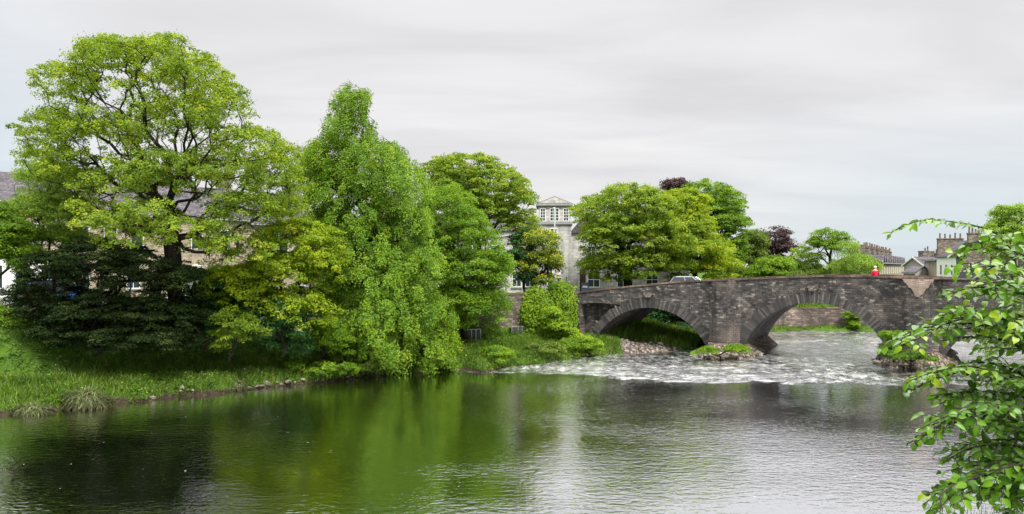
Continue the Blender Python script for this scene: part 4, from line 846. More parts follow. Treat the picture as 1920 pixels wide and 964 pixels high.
# ------------------------------------------------------------------ buildings
m_glass = MT('window_glass', 0.08, 0.6); m_glass.col((0.03, 0.045, 0.05)); m_glass = m_glass.m
m_white = plain('white_paint', (0.72, 0.72, 0.7), 0.5, 0.3, 0.06, 2); m_render = plain('white_render', (0.75, 0.75, 0.73), 0.85, 0.1, 0.08, 1.2)
m_greytrim = plain('grey_trim', (0.27, 0.27, 0.28), 0.7, 0.2, 0.15, 2)
m_pot = plain('chimney_pot_clay', (0.16, 0.105, 0.08), 0.85, 0.1, 0.35, 2)
m_slate = stone_mat('slate_roof', (0.075, 0.07, 0.08), (0.12, 0.11, 0.125), (0.18, 0.165, 0.18), 0.35, 0.16, 0.6, 0.2, axis='XZ', mortar=(0.05, 0.048, 0.055), bumpd=0.02)
m_tbrick = stone_mat('terrace_stone', (0.26, 0.21, 0.16), (0.36, 0.30, 0.23), (0.46, 0.40, 0.32), 0.4, 0.15, 0.5, 0.0, axis='SUM', mortar=(0.2, 0.17, 0.14), bumpd=0.02)
m_rubb = stone_mat('house_rubble', (0.10, 0.088, 0.075), (0.19, 0.165, 0.14), (0.36, 0.3, 0.24), 0.4, 0.16, 0.5, 0.1, axis='SUM', mortar=(0.15, 0.12, 0.1), bumpd=0.02)
m_ashlar = stone_mat('grey_ashlar', (0.36, 0.355, 0.34), (0.46, 0.45, 0.44), (0.56, 0.55, 0.53), 0.8, 0.36, 0.5, 0.0, axis='SUM', mortar=(0.3, 0.3, 0.3), bumpd=0.02)
m_gryrend = plain('grey_render', (0.33, 0.32, 0.31), 0.9, 0.1, 0.15, 0.8)
m_darkwood = plain('dark_brown_wood', (0.035, 0.02, 0.015), 0.7)
def add_window(par, x, z, w_, h, y=0.0, sill=True, bars=(1, 1), frame_mat=None, arch=False):
    fm = frame_mat or m_white; b = MB(); t = 0.09; yo = y - 0.07
    b.box(x - w_ / 2 - t, x - w_ / 2, yo, y + 0.05, z - t, z + h + t); b.box(x + w_ / 2, x + w_ / 2 + t, yo, y + 0.05, z - t, z + h + t)
    b.box(x - w_ / 2, x + w_ / 2, yo, y + 0.05, z - t, z); b.box(x - w_ / 2, x + w_ / 2, yo, y + 0.05, z + h, z + h + t)
    for i in range(1, bars[0] + 1): xx = x - w_ / 2 + w_ * i / (bars[0] + 1); b.box(xx - 0.025, xx + 0.025, yo + 0.01, y + 0.03, z, z + h)
    for i in range(1, bars[1] + 1): zz = z + h * i / (bars[1] + 1); b.box(x - w_ / 2, x + w_ / 2, yo + 0.015, y + 0.028, zz - 0.03, zz + 0.03)
    if arch:
        pr = [(x - w_ / 2 - t, z + h + t + 0.003)] + [(x + math.cos(a) * (w_ / 2 + t), z + h + t + 0.003 + math.sin(a) * 0.35) for a in np.linspace(PI, 0, 8)[1:-1]] + [(x + w_ / 2 + t, z + h + t + 0.003)]
        b.prism(pr, yo, y + 0.05)
    f_ = b.build('window', fm, par); b = MB(); b.box(x - w_ / 2, x + w_ / 2, y - 0.012, y + 0.02, z, z + h); b.build('pane', m_glass, f_)
    if sill: b = MB(); b.box(x - w_ / 2 - 0.2, x + w_ / 2 + 0.2, y - 0.16, y + 0.05, z - t - 0.16, z - t - 0.003); b.build('sill', m_greytrim, f_)
def chimney(par, x, y, z0, w_, d_, h, pots, mat):
    b = MB(); b.box(x - w_ / 2, x + w_ / 2, y - d_ / 2, y + d_ / 2, z0, z0 + h); b.box(x - w_ / 2 - 0.08, x + w_ / 2 + 0.08, y - d_ / 2 - 0.08, y + d_ / 2 + 0.08, z0 + h + 0.002, z0 + h + 0.18)
    for i in range(pots):
        xx = x - w_ / 2 + w_ * (i + 0.5) / pots; hh_ = random.uniform(0.5, 0.85); b.cyl((xx, y, z0 + h + 0.18), (xx, y, z0 + h + 0.18 + hh_), 0.15, 0.12, 8, 1); b.cyl((xx, y, z0 + h + 0.18 + hh_), (xx, y, z0 + h + 0.26 + hh_), 0.16, 0.16, 8, 1)
    b.build('chimney', [mat, m_pot], par)
def house(name, label, p0, p1, depth, z0, eave, ridge, wm, rm, wins=(), chims=(), group=None, cat='house', gable='side', trim=None, gwins=(), dormers=()):
    p0 = np.array(p0, float); p1 = np.array(p1, float); Lh = np.linalg.norm(p1 - p0); rz = math.atan2(p1[1] - p0[1], p1[0] - p0[0])
    root = empty(name, (p0[0], p0[1], z0), rz, label=label, cat=cat, group=group); e = eave - z0; rg = ridge - z0; b = MB(); tr = trim or m_greytrim
    if gable == 'side':       # ridge runs along the front
        b.prism([(0, -0.5), (0, e), (depth / 2, rg), (depth, e), (depth, -0.5)], 0, Lh, axis='X'); b.build('wall', wm, root)
        b = MB(); o_ = 0.35; sl = (rg - e) / (depth / 2); th = 0.16
        for s_ in (0, 1):
            y0, y1 = (-o_, depth / 2) if s_ == 0 else (depth + o_, depth / 2); za, zb_ = e - o_ * sl + 0.02, rg + 0.02
            b.prism([(y0, za), (y1, zb_), (y1, zb_ + th), (y0, za + th)], -0.15, Lh + 0.15, axis='X')
        rf = b.build('roof', rm, root)
        b = MB(); b.box(-0.15, Lh + 0.15, -o_ - 0.1, -o_ - 0.003, e - o_ * sl - 0.06, e - o_ * sl + 0.1); b.build('gutter', tr, root)
    else:                     # gable faces the front
        b.prism([(0, -0.5), (0, e), (Lh / 2, rg), (Lh, e), (Lh, -0.5)], 0, depth); b.build('wall', wm, root)
        b = MB(); o_ = 0.35; sl = (rg - e) / (Lh / 2); th = 0.16
        for s_ in (0, 1):
            x0, x1 = (-o_, Lh / 2) if s_ == 0 else (Lh + o_, Lh / 2); za, zb_ = e - o_ * sl + 0.02, rg + 0.02
            b.prism([(x0, za), (x1, zb_), (x1, zb_ + th), (x0, za + th)], -0.3, depth + 0.2)
        rf = b.build('roof', rm, root)
        b = MB()
        for s_ in (0, 1):
            x0, x1 = (-o_, Lh / 2) if s_ == 0 else (Lh + o_, Lh / 2); za, zb_ = e - o_ * sl - 0.1, rg - 0.1
            b.prism([(x0, za), (x1, zb_), (x1, zb_ + th + 0.14), (x0, za + th + 0.14)], -0.38, -0.303)
        b.build('bargeboard', tr, root)
    for wd in wins: add_window(root, *wd[:4], **(wd[4] if len(wd) > 4 else {}))
    for (x, w_, hb, ht) in dormers:      # small gabled wall dormers
        b = MB(); b.prism([(x - w_ / 2, hb), (x - w_ / 2, ht - w_ * 0.55), (x, ht), (x + w_ / 2, ht - w_ * 0.55), (x + w_ / 2, hb)], -0.12, 1.6); b.build('dormer', wm, root)
        b = MB()
        for s_ in (-1, 1): b.prism([(x + s_ * (w_ / 2 + 0.2), ht - w_ * 0.55 - 0.15), (x, ht + 0.03), (x, ht + 0.2), (x + s_ * (w_ / 2 + 0.2), ht - w_ * 0.55 + 0.02)], -0.35, 1.6)
        b.build('dormer_roof', m_white if False else rm, root)
    for (x, y, zc_, w_, d_, h, n_) in chims: chimney(rf, x, y, zc_, w_, d_, h, n_, m_rubb)
    return root
def SP(s, off=0): return np.array([-48.0, 75.0]) + SD * s + SN * off
# terrace along the street behind the left trees
house('end_house', 'white fronted house with purple slate roof and arched window at the far left', SP(-14), SP(5), 9, 4.2, 13.1, 16.6, m_tbrick, m_slate,
      [(13.6, 7.2, 1.2, 1.9, dict(arch=True, bars=(1, 0))), (10.2, 7.2, 1.2, 1.9, dict(arch=True, bars=(1, 0))), (17.0, 5.6, 1.1, 1.7), (13.6, 1.2, 1.8, 2.3, dict(bars=(0, 0))), (16.8, 1.2, 1.2, 2.3), (8, 5.6, 1.2, 1.8)], [(12.0, 4.5, 11.6, 2.4, 0.9, 2.0, 5)], group='stone terrace on the street', trim=m_darkwood)
b = MB(); bay = bpy.data.objects['end_house']
b.box(11.9, 18.9, -0.9, -0.003, 0, 4.1); b.build('shop_front', m_render, bay); b = MB(); b.box(11.7, 19.0, -1.1, 0.0 - 0.004, 4.103, 4.4); b.build('cornice', m_greytrim, bay)
for x in (13.4, 15.7, 17.8): add_window(bay, x, 0.9, 1.2, 2.4, y=-0.9, bars=(0, 0))
house('terraced_house', 'beige stone terraced house behind the great sycamore, first one right of the white fronted house', SP(5.03), SP(14), 9, 4.2, 12.9, 16.4, m_tbrick, m_slate,
      [(2.0, 5.3, 1.1, 1.9, dict(bars=(0, 0))), (4.6, 5.3, 1.1, 1.9, dict(bars=(0, 0))), (7.2, 5.3, 1.1, 1.9, dict(bars=(0, 0))), (2, 1, 1.2, 2), (6.8, 1, 1.2, 2)], [(0.6, 4.5, 11.4, 1.0, 2.2, 2.2, 2), (8.3, 4.5, 11.4, 1.0, 2.2, 2.4, 2)], group='stone terrace on the street')
house('terraced_house', 'beige stone terraced house with paired sash windows straight behind the sycamore trunk', SP(14.03), SP(24), 9, 4.2, 12.9, 16.4, m_tbrick, m_slate,
      [(1.8, 5.2, 1.1, 2.0, dict(bars=(0, 0))), (4.4, 5.2, 1.1, 2.0, dict(bars=(0, 0))), (7.6, 5.2, 1.1, 2.0, dict(bars=(0, 0))), (1.8, 1, 1.2, 2, dict(arch=True)), (4.4, 1, 1.2, 2, dict(arch=True)), (7.6, 1, 1.2, 2)], [(1.2, 4.5, 11.4, 1.0, 2.2, 3.2, 2), (9.3, 4.5, 11.4, 1.0, 2.2, 2.4, 2)], group='stone terrace on the street')
house('terraced_house', 'pale stone terraced house glimpsed between the sycamore and the yellow maple', SP(24.03), SP(33), 9, 4.2, 12.5, 15.8, m_tbrick, m_slate,
      [(2.0, 5.2, 1.1, 1.9), (4.6, 5.2, 1.1, 1.9), (7.4, 5.2, 1.1, 1.9), (2.2, 1, 1.6, 2), (7, 1, 1.2, 2)], [(8.0, 4.5, 11, 1.0, 2.2, 2.2, 2)], group='stone terrace on the street')
house('white_house', 'white rendered house with grey hipped bay roof showing between sycamore and lime', SP(36), SP(47), 8, 4.2, 11.2, 14.0, m_render, m_slate,
      [(2.0, 4.4, 1.2, 1.7), (5.2, 4.4, 1.2, 1.7), (8.4, 4.4, 1.2, 1.7), (2.2, 1, 1.4, 1.8), (8, 1, 1.4, 1.8)], [(1.0, 4, 9, 1.4, 0.9, 2.2, 3)])

# grey building with pedimented tower
twx0 = (1008 - 960) / F * 95; twx1 = (1071 - 960) / F * 95
tower = empty('grey_tower_building', (twx0, 95, 4.2), R(-3), label='pale grey stone building with pedimented top storey behind the laburnum', cat='building')
W_ = twx1 - twx0; zz = lambda y: CAMZ - (y - HOR) / F * 95 - 4.2
b = MB(); b.box(0, W_, 0, 6, -0.5, zz(421)); b.build('wall', m_ashlar, tower)
b = MB(); b.box(-0.15, W_ + 0.15, -0.2, 6.1, zz(421) + 0.002, zz(416)); b.build('cornice', m_greytrim, tower)
b = MB(); b.box(0.1, W_ - 0.1, -0.05, 5.9, zz(416) + 0.002, zz(386)); b.build('top_storey', m_greytrim if False else m_ashlar, tower)
b = MB(); b.box(-0.2, W_ + 0.2, -0.35, 6.2, zz(386) + 0.002, zz(382)); b.prism([(-0.25, zz(382)), (W_ + 0.25, zz(382)), (W_ / 2, zz(368))], -0.25, 6.2); b.build('pediment', m_greytrim, tower)
b = MB(); b.prism([(0.25, zz(381)), (W_ - 0.25, zz(381)), (W_ / 2, zz(370.5))], -0.29, -0.252); b.build('pediment_panel', m_ashlar, tower)
for (xx, ww, br_) in ((0.62, 0.52, (1, 3)), (W_ / 2, 0.95, (2, 3)), (W_ - 0.62, 0.52, (1, 3))): add_window(tower, xx, zz(414), ww, zz(392) - zz(414), y=-0.05, bars=br_, sill=False)
add_window(tower, 1.9, zz(450), 0.7, 1.3, sill=True); add_window(tower, 2.0, zz(508), 1.5, 2.0, bars=(2, 2)); add_window(tower, 2.0, zz(548), 1.6, 1.7, bars=(0, 0))
b = MB(); b.box(1.3, 2.7, -0.085, -0.072, zz(542), zz(536)); b.build('blue_poster', plain('poster_blue', (0.05, 0.16, 0.3), 0.5), tower)
b = MB(); b.prism([(1.25, zz(535.8)), (2.7, zz(535.8)), (2.7, zz(528)), (1.9, zz(523)), (1.4, zz(527))], -0.085, -0.072); b.build('green_poster', plain('poster_green', (0.08, 0.35, 0.05), 0.5), tower)
for x in (3.35,): b = MB(); b.box(x, x + 0.12, -0.25, -0.01, zz(526), zz(519)); b.build('wall_lamp', m_darkp, tower)
wing = empty('grey_wing_building', (twx1 + 0.02, 95.6, 4.2), R(-3), label='lower grey stone wing with tall windows right of the pedimented tower', cat='building')
b = MB(); b.box(0, 14, 0, 8, -0.5, 7.2); b.build('wall', m_ashlar, wing); b = MB(); b.prism([(-0.2, 7.203), (14.2, 7.203), (12.5, 9.2), (1.5, 9.2)], -0.25, 8.2); b.build('roof', m_slate, wing)
for x in (2.7, 6.2, 9.6, 12.5): add_window(wing, x, 3.6, 1.5, 2.0, bars=(2, 2)); add_window(wing, x, 0.8, 1.3, 1.7, bars=(1, 1))
b = MB(); b.box(1.05, 1.75, -0.05, -0.01, 0, 2.9); b.build('door', m_darkwood, wing); b = MB(); b.box(-0.25, -0.1 + 0.0, -0.25, -0.01, 1.9, 2.3)
lw = empty('grey_side_building', (-9, 97, 4.2), R(4), label='pale grey building with sash windows behind the hornbeam and blue green tree', cat='building')
b = MB(); b.box(0, 12.0, 0, 7, -0.5, 7.6); b.build('wall', m_ashlar, lw); b = MB(); b.prism([(-0.3, 7.603), (7.303, 7.603), (3.5, 9.6)], -0.2, 12.2, axis='X'); b.build('roof', m_slate, lw)
for x in (1.5, 4.2, 6.9, 9.6, 11.2): add_window(lw, x, 3.9, 1.0, 1.8); add_window(lw, x, 0.8, 1.0, 1.8)

# houses beyond the right end of the bridge
hp = lambda px, D: np.array([(px - 960) / F * D, D])
def zAt(py, D): return CAMZ - (py - HOR) / F * D
D_ = 125
wh = empty('white_gabled_house', (*hp(1794, D_), 4.2), R(-16), label='white walled house with black corner stones and rubble gable beyond the bridge', cat='house')
g = 6.3; e = zAt(479, D_) - 4.2; ap = zAt(450, D_) - 4.2; Lw = 13.0
b = MB(); b.prism([(0, -0.5), (0, e), (g / 2, ap), (g, e), (g, -0.5)], 0, Lw); b.build('wall', m_rubb, wh)
b = MB(); b.box(-0.08, -0.003, -0.05, Lw, -0.5, e - 0.02); b.build('side_wall', m_render, wh)
for q in (2.6, 6.2, 9.8):
    for z0_, h_ in ((e - 3.1, 1.7), (e - 5.9, 1.4)):
        b = MB(); b.box(-0.13, -0.083, q - .55, q + .55, z0_, z0_ + h_); f_ = b.build('window', m_white, wh); b = MB(); b.box(-0.145, -0.132, q - .45, q + .45, z0_ + .08, z0_ + h_ - .08); b.build('pane', m_glass, f_)
b = MB()
for i in range(18): w2 = 0.36 if i % 2 else 0.22; b.box(-0.1, w2, -0.08, -0.003, i * 0.33, i * 0.33 + 0.32)
b.build('quoins', m_darkp, wh)
b = MB()
b.prism([(-0.35, e - 0.25), (g / 2, ap), (g / 2, ap + 0.15), (-0.35, e - 0.1)], -0.4, Lw)
b.prism([(g + 0.35, e - 0.25), (g / 2, ap), (g / 2, ap + 0.15), (g + 0.35, e - 0.1)], -0.4, Lw)
rf = b.build('roof', m_slate, wh)
b = MB()
for s_ in (-1, 1): b.prism([(g / 2 + s_ * (g / 2 + 0.35), e - 0.45), (g / 2, ap - 0.2), (g / 2, ap + 0.2), (g / 2 + s_ * (g / 2 + 0.35), e - 0.05)], -0.5, -0.403)
b.build('bargeboard', m_darkp, wh)
add_window(wh, 2.2, 2.2, 0.9, 1.5); add_window(wh, 4.6, 2.2, 0.9, 1.5)
chimney(rf, 1.9, Lw - 0.4, e - 0.3, 3.9, 1.0, 3.2, 5, m_rubb); chimney(rf, g / 2 - 0.1, 2.6, ap - 0.7, 1.8, 0.9, 1.7, 4, m_rubb); chimney(rf, 5.8, 6, ap - 1.8, 1.6, 0.8, 1.8, 4, m_rubb)
G4 = 'houses beyond the bridge'
house('stone_house', 'brown stone house half hidden behind the foreground leaves at the right edge', hp(1856, 118), hp(1935, 112), 9, 4.2, zAt(478, 115), zAt(458, 115), m_rubb, m_slate,
      [(1.4, 2.6, 0.9, 1.5), (3.8, 2.6, 0.9, 1.5)], [(1.0, 4, 5.0, 1.6, 0.9, 1.8, 4), (5, 4, 5, 1.6, .9, 1.6, 3)], group=G4)
house('narrow_stone_house', 'narrow stone house with tall square chimney left of the white gabled house', hp(1733, 150), hp(1757, 142), 9, 4.2, zAt(488, 146), zAt(478, 146), m_tbrick, m_slate,
      [(1.0, 2.8, 0.7, 1.4), (2.1, 2.8, 0.7, 1.4)], [(1.6, 4, 4.7, 2.2, 1.2, 2.1, 2)], group=G4)
house('grey_gabled_house', 'grey rendered house with plain blank gable facing the river', hp(1695, 160), hp(1731, 156), 12, 4.2, zAt(497, 158), zAt(483, 158), m_gryrend, m_slate, [], [(0.3, 6, 3.6, 1.2, 3.2, 2.6, 2), (3.3, 7, 3.4, 3.4, 1, 2.4, 9)], group=G4, gable='front', trim=m_white)
house('small_outhouse', 'low slate roofed outbuilding before the blank grey gable', hp(1694, 148), hp(1716, 146), 5, 4.2, zAt(511, 147), zAt(501, 147), m_gryrend, m_slate, [(1.1, 0.6, 0.6, 0.9)], [], group=G4, cat='outbuilding')
ps = [(1652, 150), (1661, 158), (1669.5, 167), (1677, 176), (1684, 186), (1690, 196), (1695, 207)]
words = ['nearest', 'second', 'third', 'fourth', 'fifth', 'farthest']
for i in range(6):
    a, c = hp(*ps[i]), hp(*ps[i + 1]); Lh = np.linalg.norm(c - a); e_ = zAt(495, 165)
    house('dormered_terrace_house', words[i] + ' house of the receding terrace with gabled dormers and clay chimney pots', a, c - (c - a) / Lh * 0.03, 8, 4.2, 8.2, 10.2, m_tbrick, m_slate,
          [(Lh * 0.25, 1.9, 0.9, 1.6, dict(bars=(0, 0), sill=False)), (Lh * 0.72, 1.9, 0.9, 1.6, dict(bars=(0, 0), sill=False))], [(0.5, 4, 5.5, 0.9, 2.2, 1.7, 1), (Lh / 2, 3, 5.4, 2.4, 0.9, 1.4, 6)], group='receding terrace houses', dormers=[(Lh * 0.28, 2.2, 3.4, 5.3), (Lh * 0.75, 2.2, 3.4, 5.3)])

# ------------------------------------------------------------------ cars
m_tyre = plain('tyre', (0.02, 0.02, 0.02), 0.8); m_rim = plain('rim', (0.4, 0.4, 0.42), 0.35, 0.5, 0.1, 3, 0.8)
m_cglass = MT('car_glass', 0.05, 0.7); m_cglass.col((0.03, 0.035, 0.04)); m_cglass = m_cglass.m
def car_paint(n, c):
    m = MT(n, 0.3, 0.6); m.col(c); m.b.inputs['Coat Weight'].default_value = 0.6; m.b.inputs['Metallic'].default_value = 0.2; return m.m
m_red = plain('red_lens', (0.5, 0.01, 0.01), 0.25, 0.6, 0.1); m_head = plain('clear_lens', (0.7, 0.72, 0.75), 0.15, 0.7, 0.05); m_yel = plain('number_plate_yellow', (0.75, 0.5, 0.03), 0.5, 0.3, 0.05)
def car(label, loc, rz, paint, L_=4.2, H_=1.48, W_=1.72, group='cars', van=False):
    root = empty('parked_car', loc, rz, label=label, cat='car', group=group); h = W_ / 2
    # body: stations along x (front = +x): (x, z_low, z_belt, width)
    st = [(-L_/2, .42, .78, .80), (-L_/2 + .12, .28, .92, .93), (-L_/2 + .6, .22, .95, 1), (0, .2, .93, 1), (L_/2 - 1.25, .22, .92, 1), (L_/2 - .5, .24, .78, .97), (L_/2 - .1, .3, .66, .88), (L_/2, .4, .56, .78)]
    V = []; 
    for x, z0, z1, w_ in st:
        hw = h * w_; zm = z0 + (z1 - z0) * 0.55
        V += [(x, -hw * .94, z0), (x, -hw, zm), (x, -hw * .93, z1), (x, hw * .93, z1), (x, hw, zm), (x, hw * .94, z0)]
    n = len(st); Fc = [(i * 6 + k_, (i + 1) * 6 + k_, (i + 1) * 6 + (k_ + 1) % 6, i * 6 + (k_ + 1) % 6) for i in range(n - 1) for k_ in range(6)]
    b = MB(); b.add(V, [tuple(reversed(f_)) for f_ in Fc] + [(0, 1, 2, 3, 4, 5), tuple((n - 1) * 6 + k_ for k_ in (5, 4, 3, 2, 1, 0))]); body = b.build('body', paint, root)
    md = body.modifiers.new('bevel', 'BEVEL'); md.width = 0.05; md.segments = 2; md.limit_method = 'ANGLE'
    # glasshouse
    xr0, xr1 = -L_/2 + .18, -L_/2 + .55; xf0, xf1 = L_/2 - 1.3, L_/2 - 2.0; zb_, zt_ = .93, H_
    if van: xr1 = -L_/2 + .25; xf1 = L_/2 - 1.7
    tw = h * .74; bw = h * .92; b = MB()
    A = [(xr0, -bw, zb_), (xf0, -bw, zb_), (xf0, bw, zb_), (xr0, bw, zb_)]; T = [(xr1, -tw, zt_ - .06), (xf1, -tw, zt_ - .06), (xf1, tw, zt_ - .06), (xr1, tw, zt_ - .06)]
    b.add(A + T, [(0, 1, 5, 4), (1, 2, 6, 5), (2, 3, 7, 6), (3, 0, 4, 7)]); b.build('window_glass', m_cglass, root)
    b = MB(); mid = [((xr1 * 3 + xf1) / 4, zt_), ((xr1 + xf1 * 3) / 4, zt_)]
    b.add(T + [(xr1 + .25, -tw * .85, zt_), (xf1 - .2, -tw * .85, zt_), (xf1 - .2, tw * .85, zt_), (xr1 + .25, tw * .85, zt_)], [(4, 5, 6, 7), (0, 1, 5, 4), (1, 2, 6, 5), (2, 3, 7, 6), (3, 0, 4, 7), (3, 2, 1, 0)]); rf_ = b.build('roof', paint, root)
    b = MB()
    for s_ in (-1, 1):
        for (a, c) in (((xr0, s_ * bw, zb_), (xr1, s_ * tw, zt_ - .05)), ((xf0, s_ * bw, zb_), (xf1, s_ * tw, zt_ - .05)), (((xr0 + xf0) / 2 + .1, s_ * (bw + .005), zb_), ((xr1 + xf1) / 2 + .1, s_ * (tw + .005), zt_ - .05))): b.cyl(a, c, 0.045, 0.04, 6)
    b.build('pillar', paint, rf_)
    for s_ in (-1, 1):
        for x in (-L_/2 + .75, L_/2 - .8):
            b = MB(); b.cyl((x, s_ * (h - .2), .31), (x, s_ * (h + .01), .31), .31, .31, 18); w2 = b.build('wheel', m_tyre, root); b = MB(); b.cyl((x, s_ * (h), .31), (x, s_ * (h + .025), .31), .2, .17, 14); b.build('rim', m_rim, w2)
        b = MB(); b.box(-L_/2 - .015, -L_/2 + .16, s_ * h * .76 - .12, s_ * h * .76 + .12, .62, .84); b.build('tail_light', m_red, root)
        b = MB(); b.box(L_/2 - .2, L_/2 - .03, s_ * h * .68 - .16, s_ * h * .68 + .16, .5, .63); b.build('headlight', m_head, root)
        b = MB(); b.box(xf0 - .25, xf0 - .08, s_ * (h + .02) - .08, s_ * (h + .02) + .08, .92, 1.05); b.build('mirror', paint, root)
    b = MB(); b.box(-L_/2 - .03, -L_/2 + .05, -.26, .26, .48, .6); b.build('number_plate', m_yel, root)
    return root
silver = car_paint('silver_paint', (0.26, 0.28, 0.30)); grey = car_paint('grey_paint', (0.22, 0.24, 0.27)); whitep = car_paint('white_car_paint', (0.75, 0.75, 0.75)); bluep = car_paint('blue_paint', (0.03, 0.16, 0.5))
def on_bridge(px, d):
    u = (px - 960) / F; o = B0 + BN * d; t = (u * o[1] - o[0]) / (BX[0] - u * BX[1]); q = Bt(t, d); return (q[0], q[1], float(parz(t)) - 1.15)
GC = 'cars on and near the bridge'
q = on_bridge(1300, 3.6); car('silver hatchback roof showing over the parapet left of the crest of the bridge', q, -TH, silver, L_=4.1, H_=1.5, group=GC)
q = on_bridge(1852, 3.6); car('silver grey estate car on the bridge half hidden by the foreground leaves', q, -TH, grey, L_=4.6, H_=1.75, group=GC)
q = Q(-8, 572, 60.0); car('white car with yellow rear plate parked behind the railings at the far left', (q[0], q[1], 4.33), R(75), whitep, group=GC)
q = Q(112, 530, 63.0); car('blue van glimpsed through the leaves behind the yew', (q[0], q[1], 4.33), math.atan2(SD[1], SD[0]), bluep, L_=4.8, H_=2.1, van=True, group=GC)
# ------------------------------------------------------------------ walker
m_coat = plain('red_coat', (0.62, 0.015, 0.06), 0.85, 0.1, 0.12, 6); m_skin = plain('skin', (0.55, 0.34, 0.26), 0.6, 0.3, 0.05); m_hair = plain('white_hair', (0.7, 0.68, 0.62), 0.9, 0.1, 0.1, 20); m_trs = plain('dark_trousers', (0.03, 0.03, 0.05), 0.9)
def skinned(name, verts, edges, radii, mat, parent, sub=1, root_i=0):
    me = bpy.data.meshes.new(name); me.from_pydata(verts, edges, []); o = link(name, me, mat, parent)
    md = o.modifiers.new('skin', 'SKIN'); md.use_smooth_shade = True
    for i, r_ in enumerate(radii): me.skin_vertices[0].data[i].radius = (r_, r_ * 0.8) if not isinstance(r_, tuple) else r_
    me.skin_vertices[0].data[root_i].use_root = True
    s2 = o.modifiers.new('sub', 'SUBSURF'); s2.levels = sub; s2.render_levels = sub
    return o
q = on_bridge(1641, 1.2); q = (q[0], q[1], q[2] + 0.12)
pe = empty('person', q, -TH + R(90), label='walker in a red coat with short white hair crossing the bridge', cat='person')
bv = [(0, 0, .95), (0, 0, 1.12), (0.01, 0, 1.30), (0.02, 0, 1.42), (0.03, 0, 1.50), (0.04, 0, 1.58), (0.05, 0, 1.68),   # spine to head (0-6)
      (0.02, .17, 1.38), (-.05, .22, 1.12), (.1, .2, .92), (.15, .19, .84), (0.02, -.17, 1.38), (.03, -.23, 1.12), (.2, -.2, .98), (.26, -.18, .93),
      (0.0, .09, .88), (.1, .1, .5), (.12, .1, .08), (.24, .1, .04), (0, -.09, .88), (-.05, -.1, .5), (-.2, -.1, .1), (-.1, -.1, .04)]
be = [(0,1),(1,2),(2,3),(3,4),(4,5),(5,6),(3,7),(7,8),(8,9),(9,10),(3,11),(11,12),(12,13),(13,14),(0,15),(15,16),(16,17),(17,18),(0,19),(19,20),(20,21),(21,22)]
brd = [.15,.14,.15,.12,.055,.085,.085,.07,.05,.035,.035,.07,.05,.035,.035,.095,.065,.04,.035,.095,.065,.04,.035]
skinned('body', bv, be, brd, m_skin, pe, 2)
cv = [(0,0,.80),(0,0,1.0),(0,0,1.2),(0.01,0,1.36),(0.02,0,1.45),(0.02,.18,1.37),(-.05,.23,1.12),(.09,.21,.94),(0.02,-.18,1.37),(.03,-.24,1.12),(.18,-.21,.99)]
ce = [(0,1),(1,2),(2,3),(3,4),(3,5),(5,6),(6,7),(3,8),(8,9),(9,10)]
skinned('coat', cv, ce, [.21,.19,.185,.16,.08,.095,.075,.055,.095,.075,.055], m_coat, pe, 2, 1)
tv = [(0,0,.86),(0,.09,.82),(.1,.1,.5),(.12,.1,.12),(0,-.09,.82),(-.05,-.1,.5),(-.2,-.1,.13)]
skinned('trousers', tv, [(0,1),(1,2),(2,3),(0,4),(4,5),(5,6)], [.14,.11,.08,.06,.11,.08,.06], m_trs, pe, 1)
b = MB(); nu, nv = 14, 8
V = [(0.03 + math.cos(2*PI*i/nu) * math.sin(PI*.62*j/nv) * .1, math.sin(2*PI*i/nu) * math.sin(PI*.62*j/nv) * .1, 1.655 + math.cos(PI*.62*j/nv) * .105) for j in range(nv + 1) for i in range(nu)]
b.add(V, [(j*nu+i, (j+1)*nu+i, (j+1)*nu+(i+1)%nu, j*nu+(i+1)%nu) for j in range(nv) for i in range(nu)]); b.build('hair', m_hair, pe, True)

# ------------------------------------------------------------------ railings, lamp post, signs, bunting
m_iron = plain('black_iron', (0.02, 0.02, 0.022), 0.6, 0.4)
a0 = np.array([-41.0, 40.5]) + SN * 3.6
rail = empty('iron_railings', (*a0, 4.1), math.atan2(SD[1], SD[0]), label='black iron railings along the top of the left bank', cat='fence')
for k_ in range(16):
    b = MB(); x0 = k_ * 2.4
    b.box(x0 + .05, x0 + 2.35, -.02, .02, .12, .16); b.box(x0 + .05, x0 + 2.35, -.02, .02, 1.05, 1.09)
    for i in range(17): xx = x0 + .15 + i * .13; b.box(xx - .011, xx + .011, -.011, .011, .163, 1.047)
    b.build('rail_panel', m_iron, rail); b = MB(); b.box(x0 - .04, x0 + .04, -.04, .04, -.5, 1.2); b.build('post', m_iron, rail)
m_pole = plain('grey_pole', (0.5, 0.54, 0.54), 0.5, 0.4, 0.08)
lp = Q(1040, 500, 76); lamp = empty('lamp_post', (lp[0], lp[1], 4.3), label='tall slim grey lamp post before the pedimented tower', cat='lamp post')
b = MB(); b.cyl((0, 0, 0), (0, 0, 1.4), .09, .08, 10); b.cyl((0, 0, 1.4), (0, 0, 8.6), .08, .06, 10); b.build('pole', m_pole, lamp)
b = MB(); b.cyl((0, 0, 8.6), (0, .9, 8.75), .03, .03, 8); b.prism([(-.13, 8.68), (.13, 8.68), (.1, 8.8), (-.1, 8.8)], .85, 1.5); b.build('lamp_head', m_pole, lamp)
m_srd = plain('sign_red', (0.55, 0.02, 0.02), 0.5); m_swh = plain('sign_white', (0.7, 0.7, 0.7), 0.5, 0.3, 0.05)
s1 = Q(1044, 510, 74); sg = empty('road_sign', (s1[0], s1[1], 4.3), label='white road sign with red top edge on a post near the ivy', cat='sign', group='signs at the bridge end')
b = MB(); b.cyl((0, .05, 0), (0, .05, 3.1), .04, .04, 8); b.build('post', m_pole, sg)
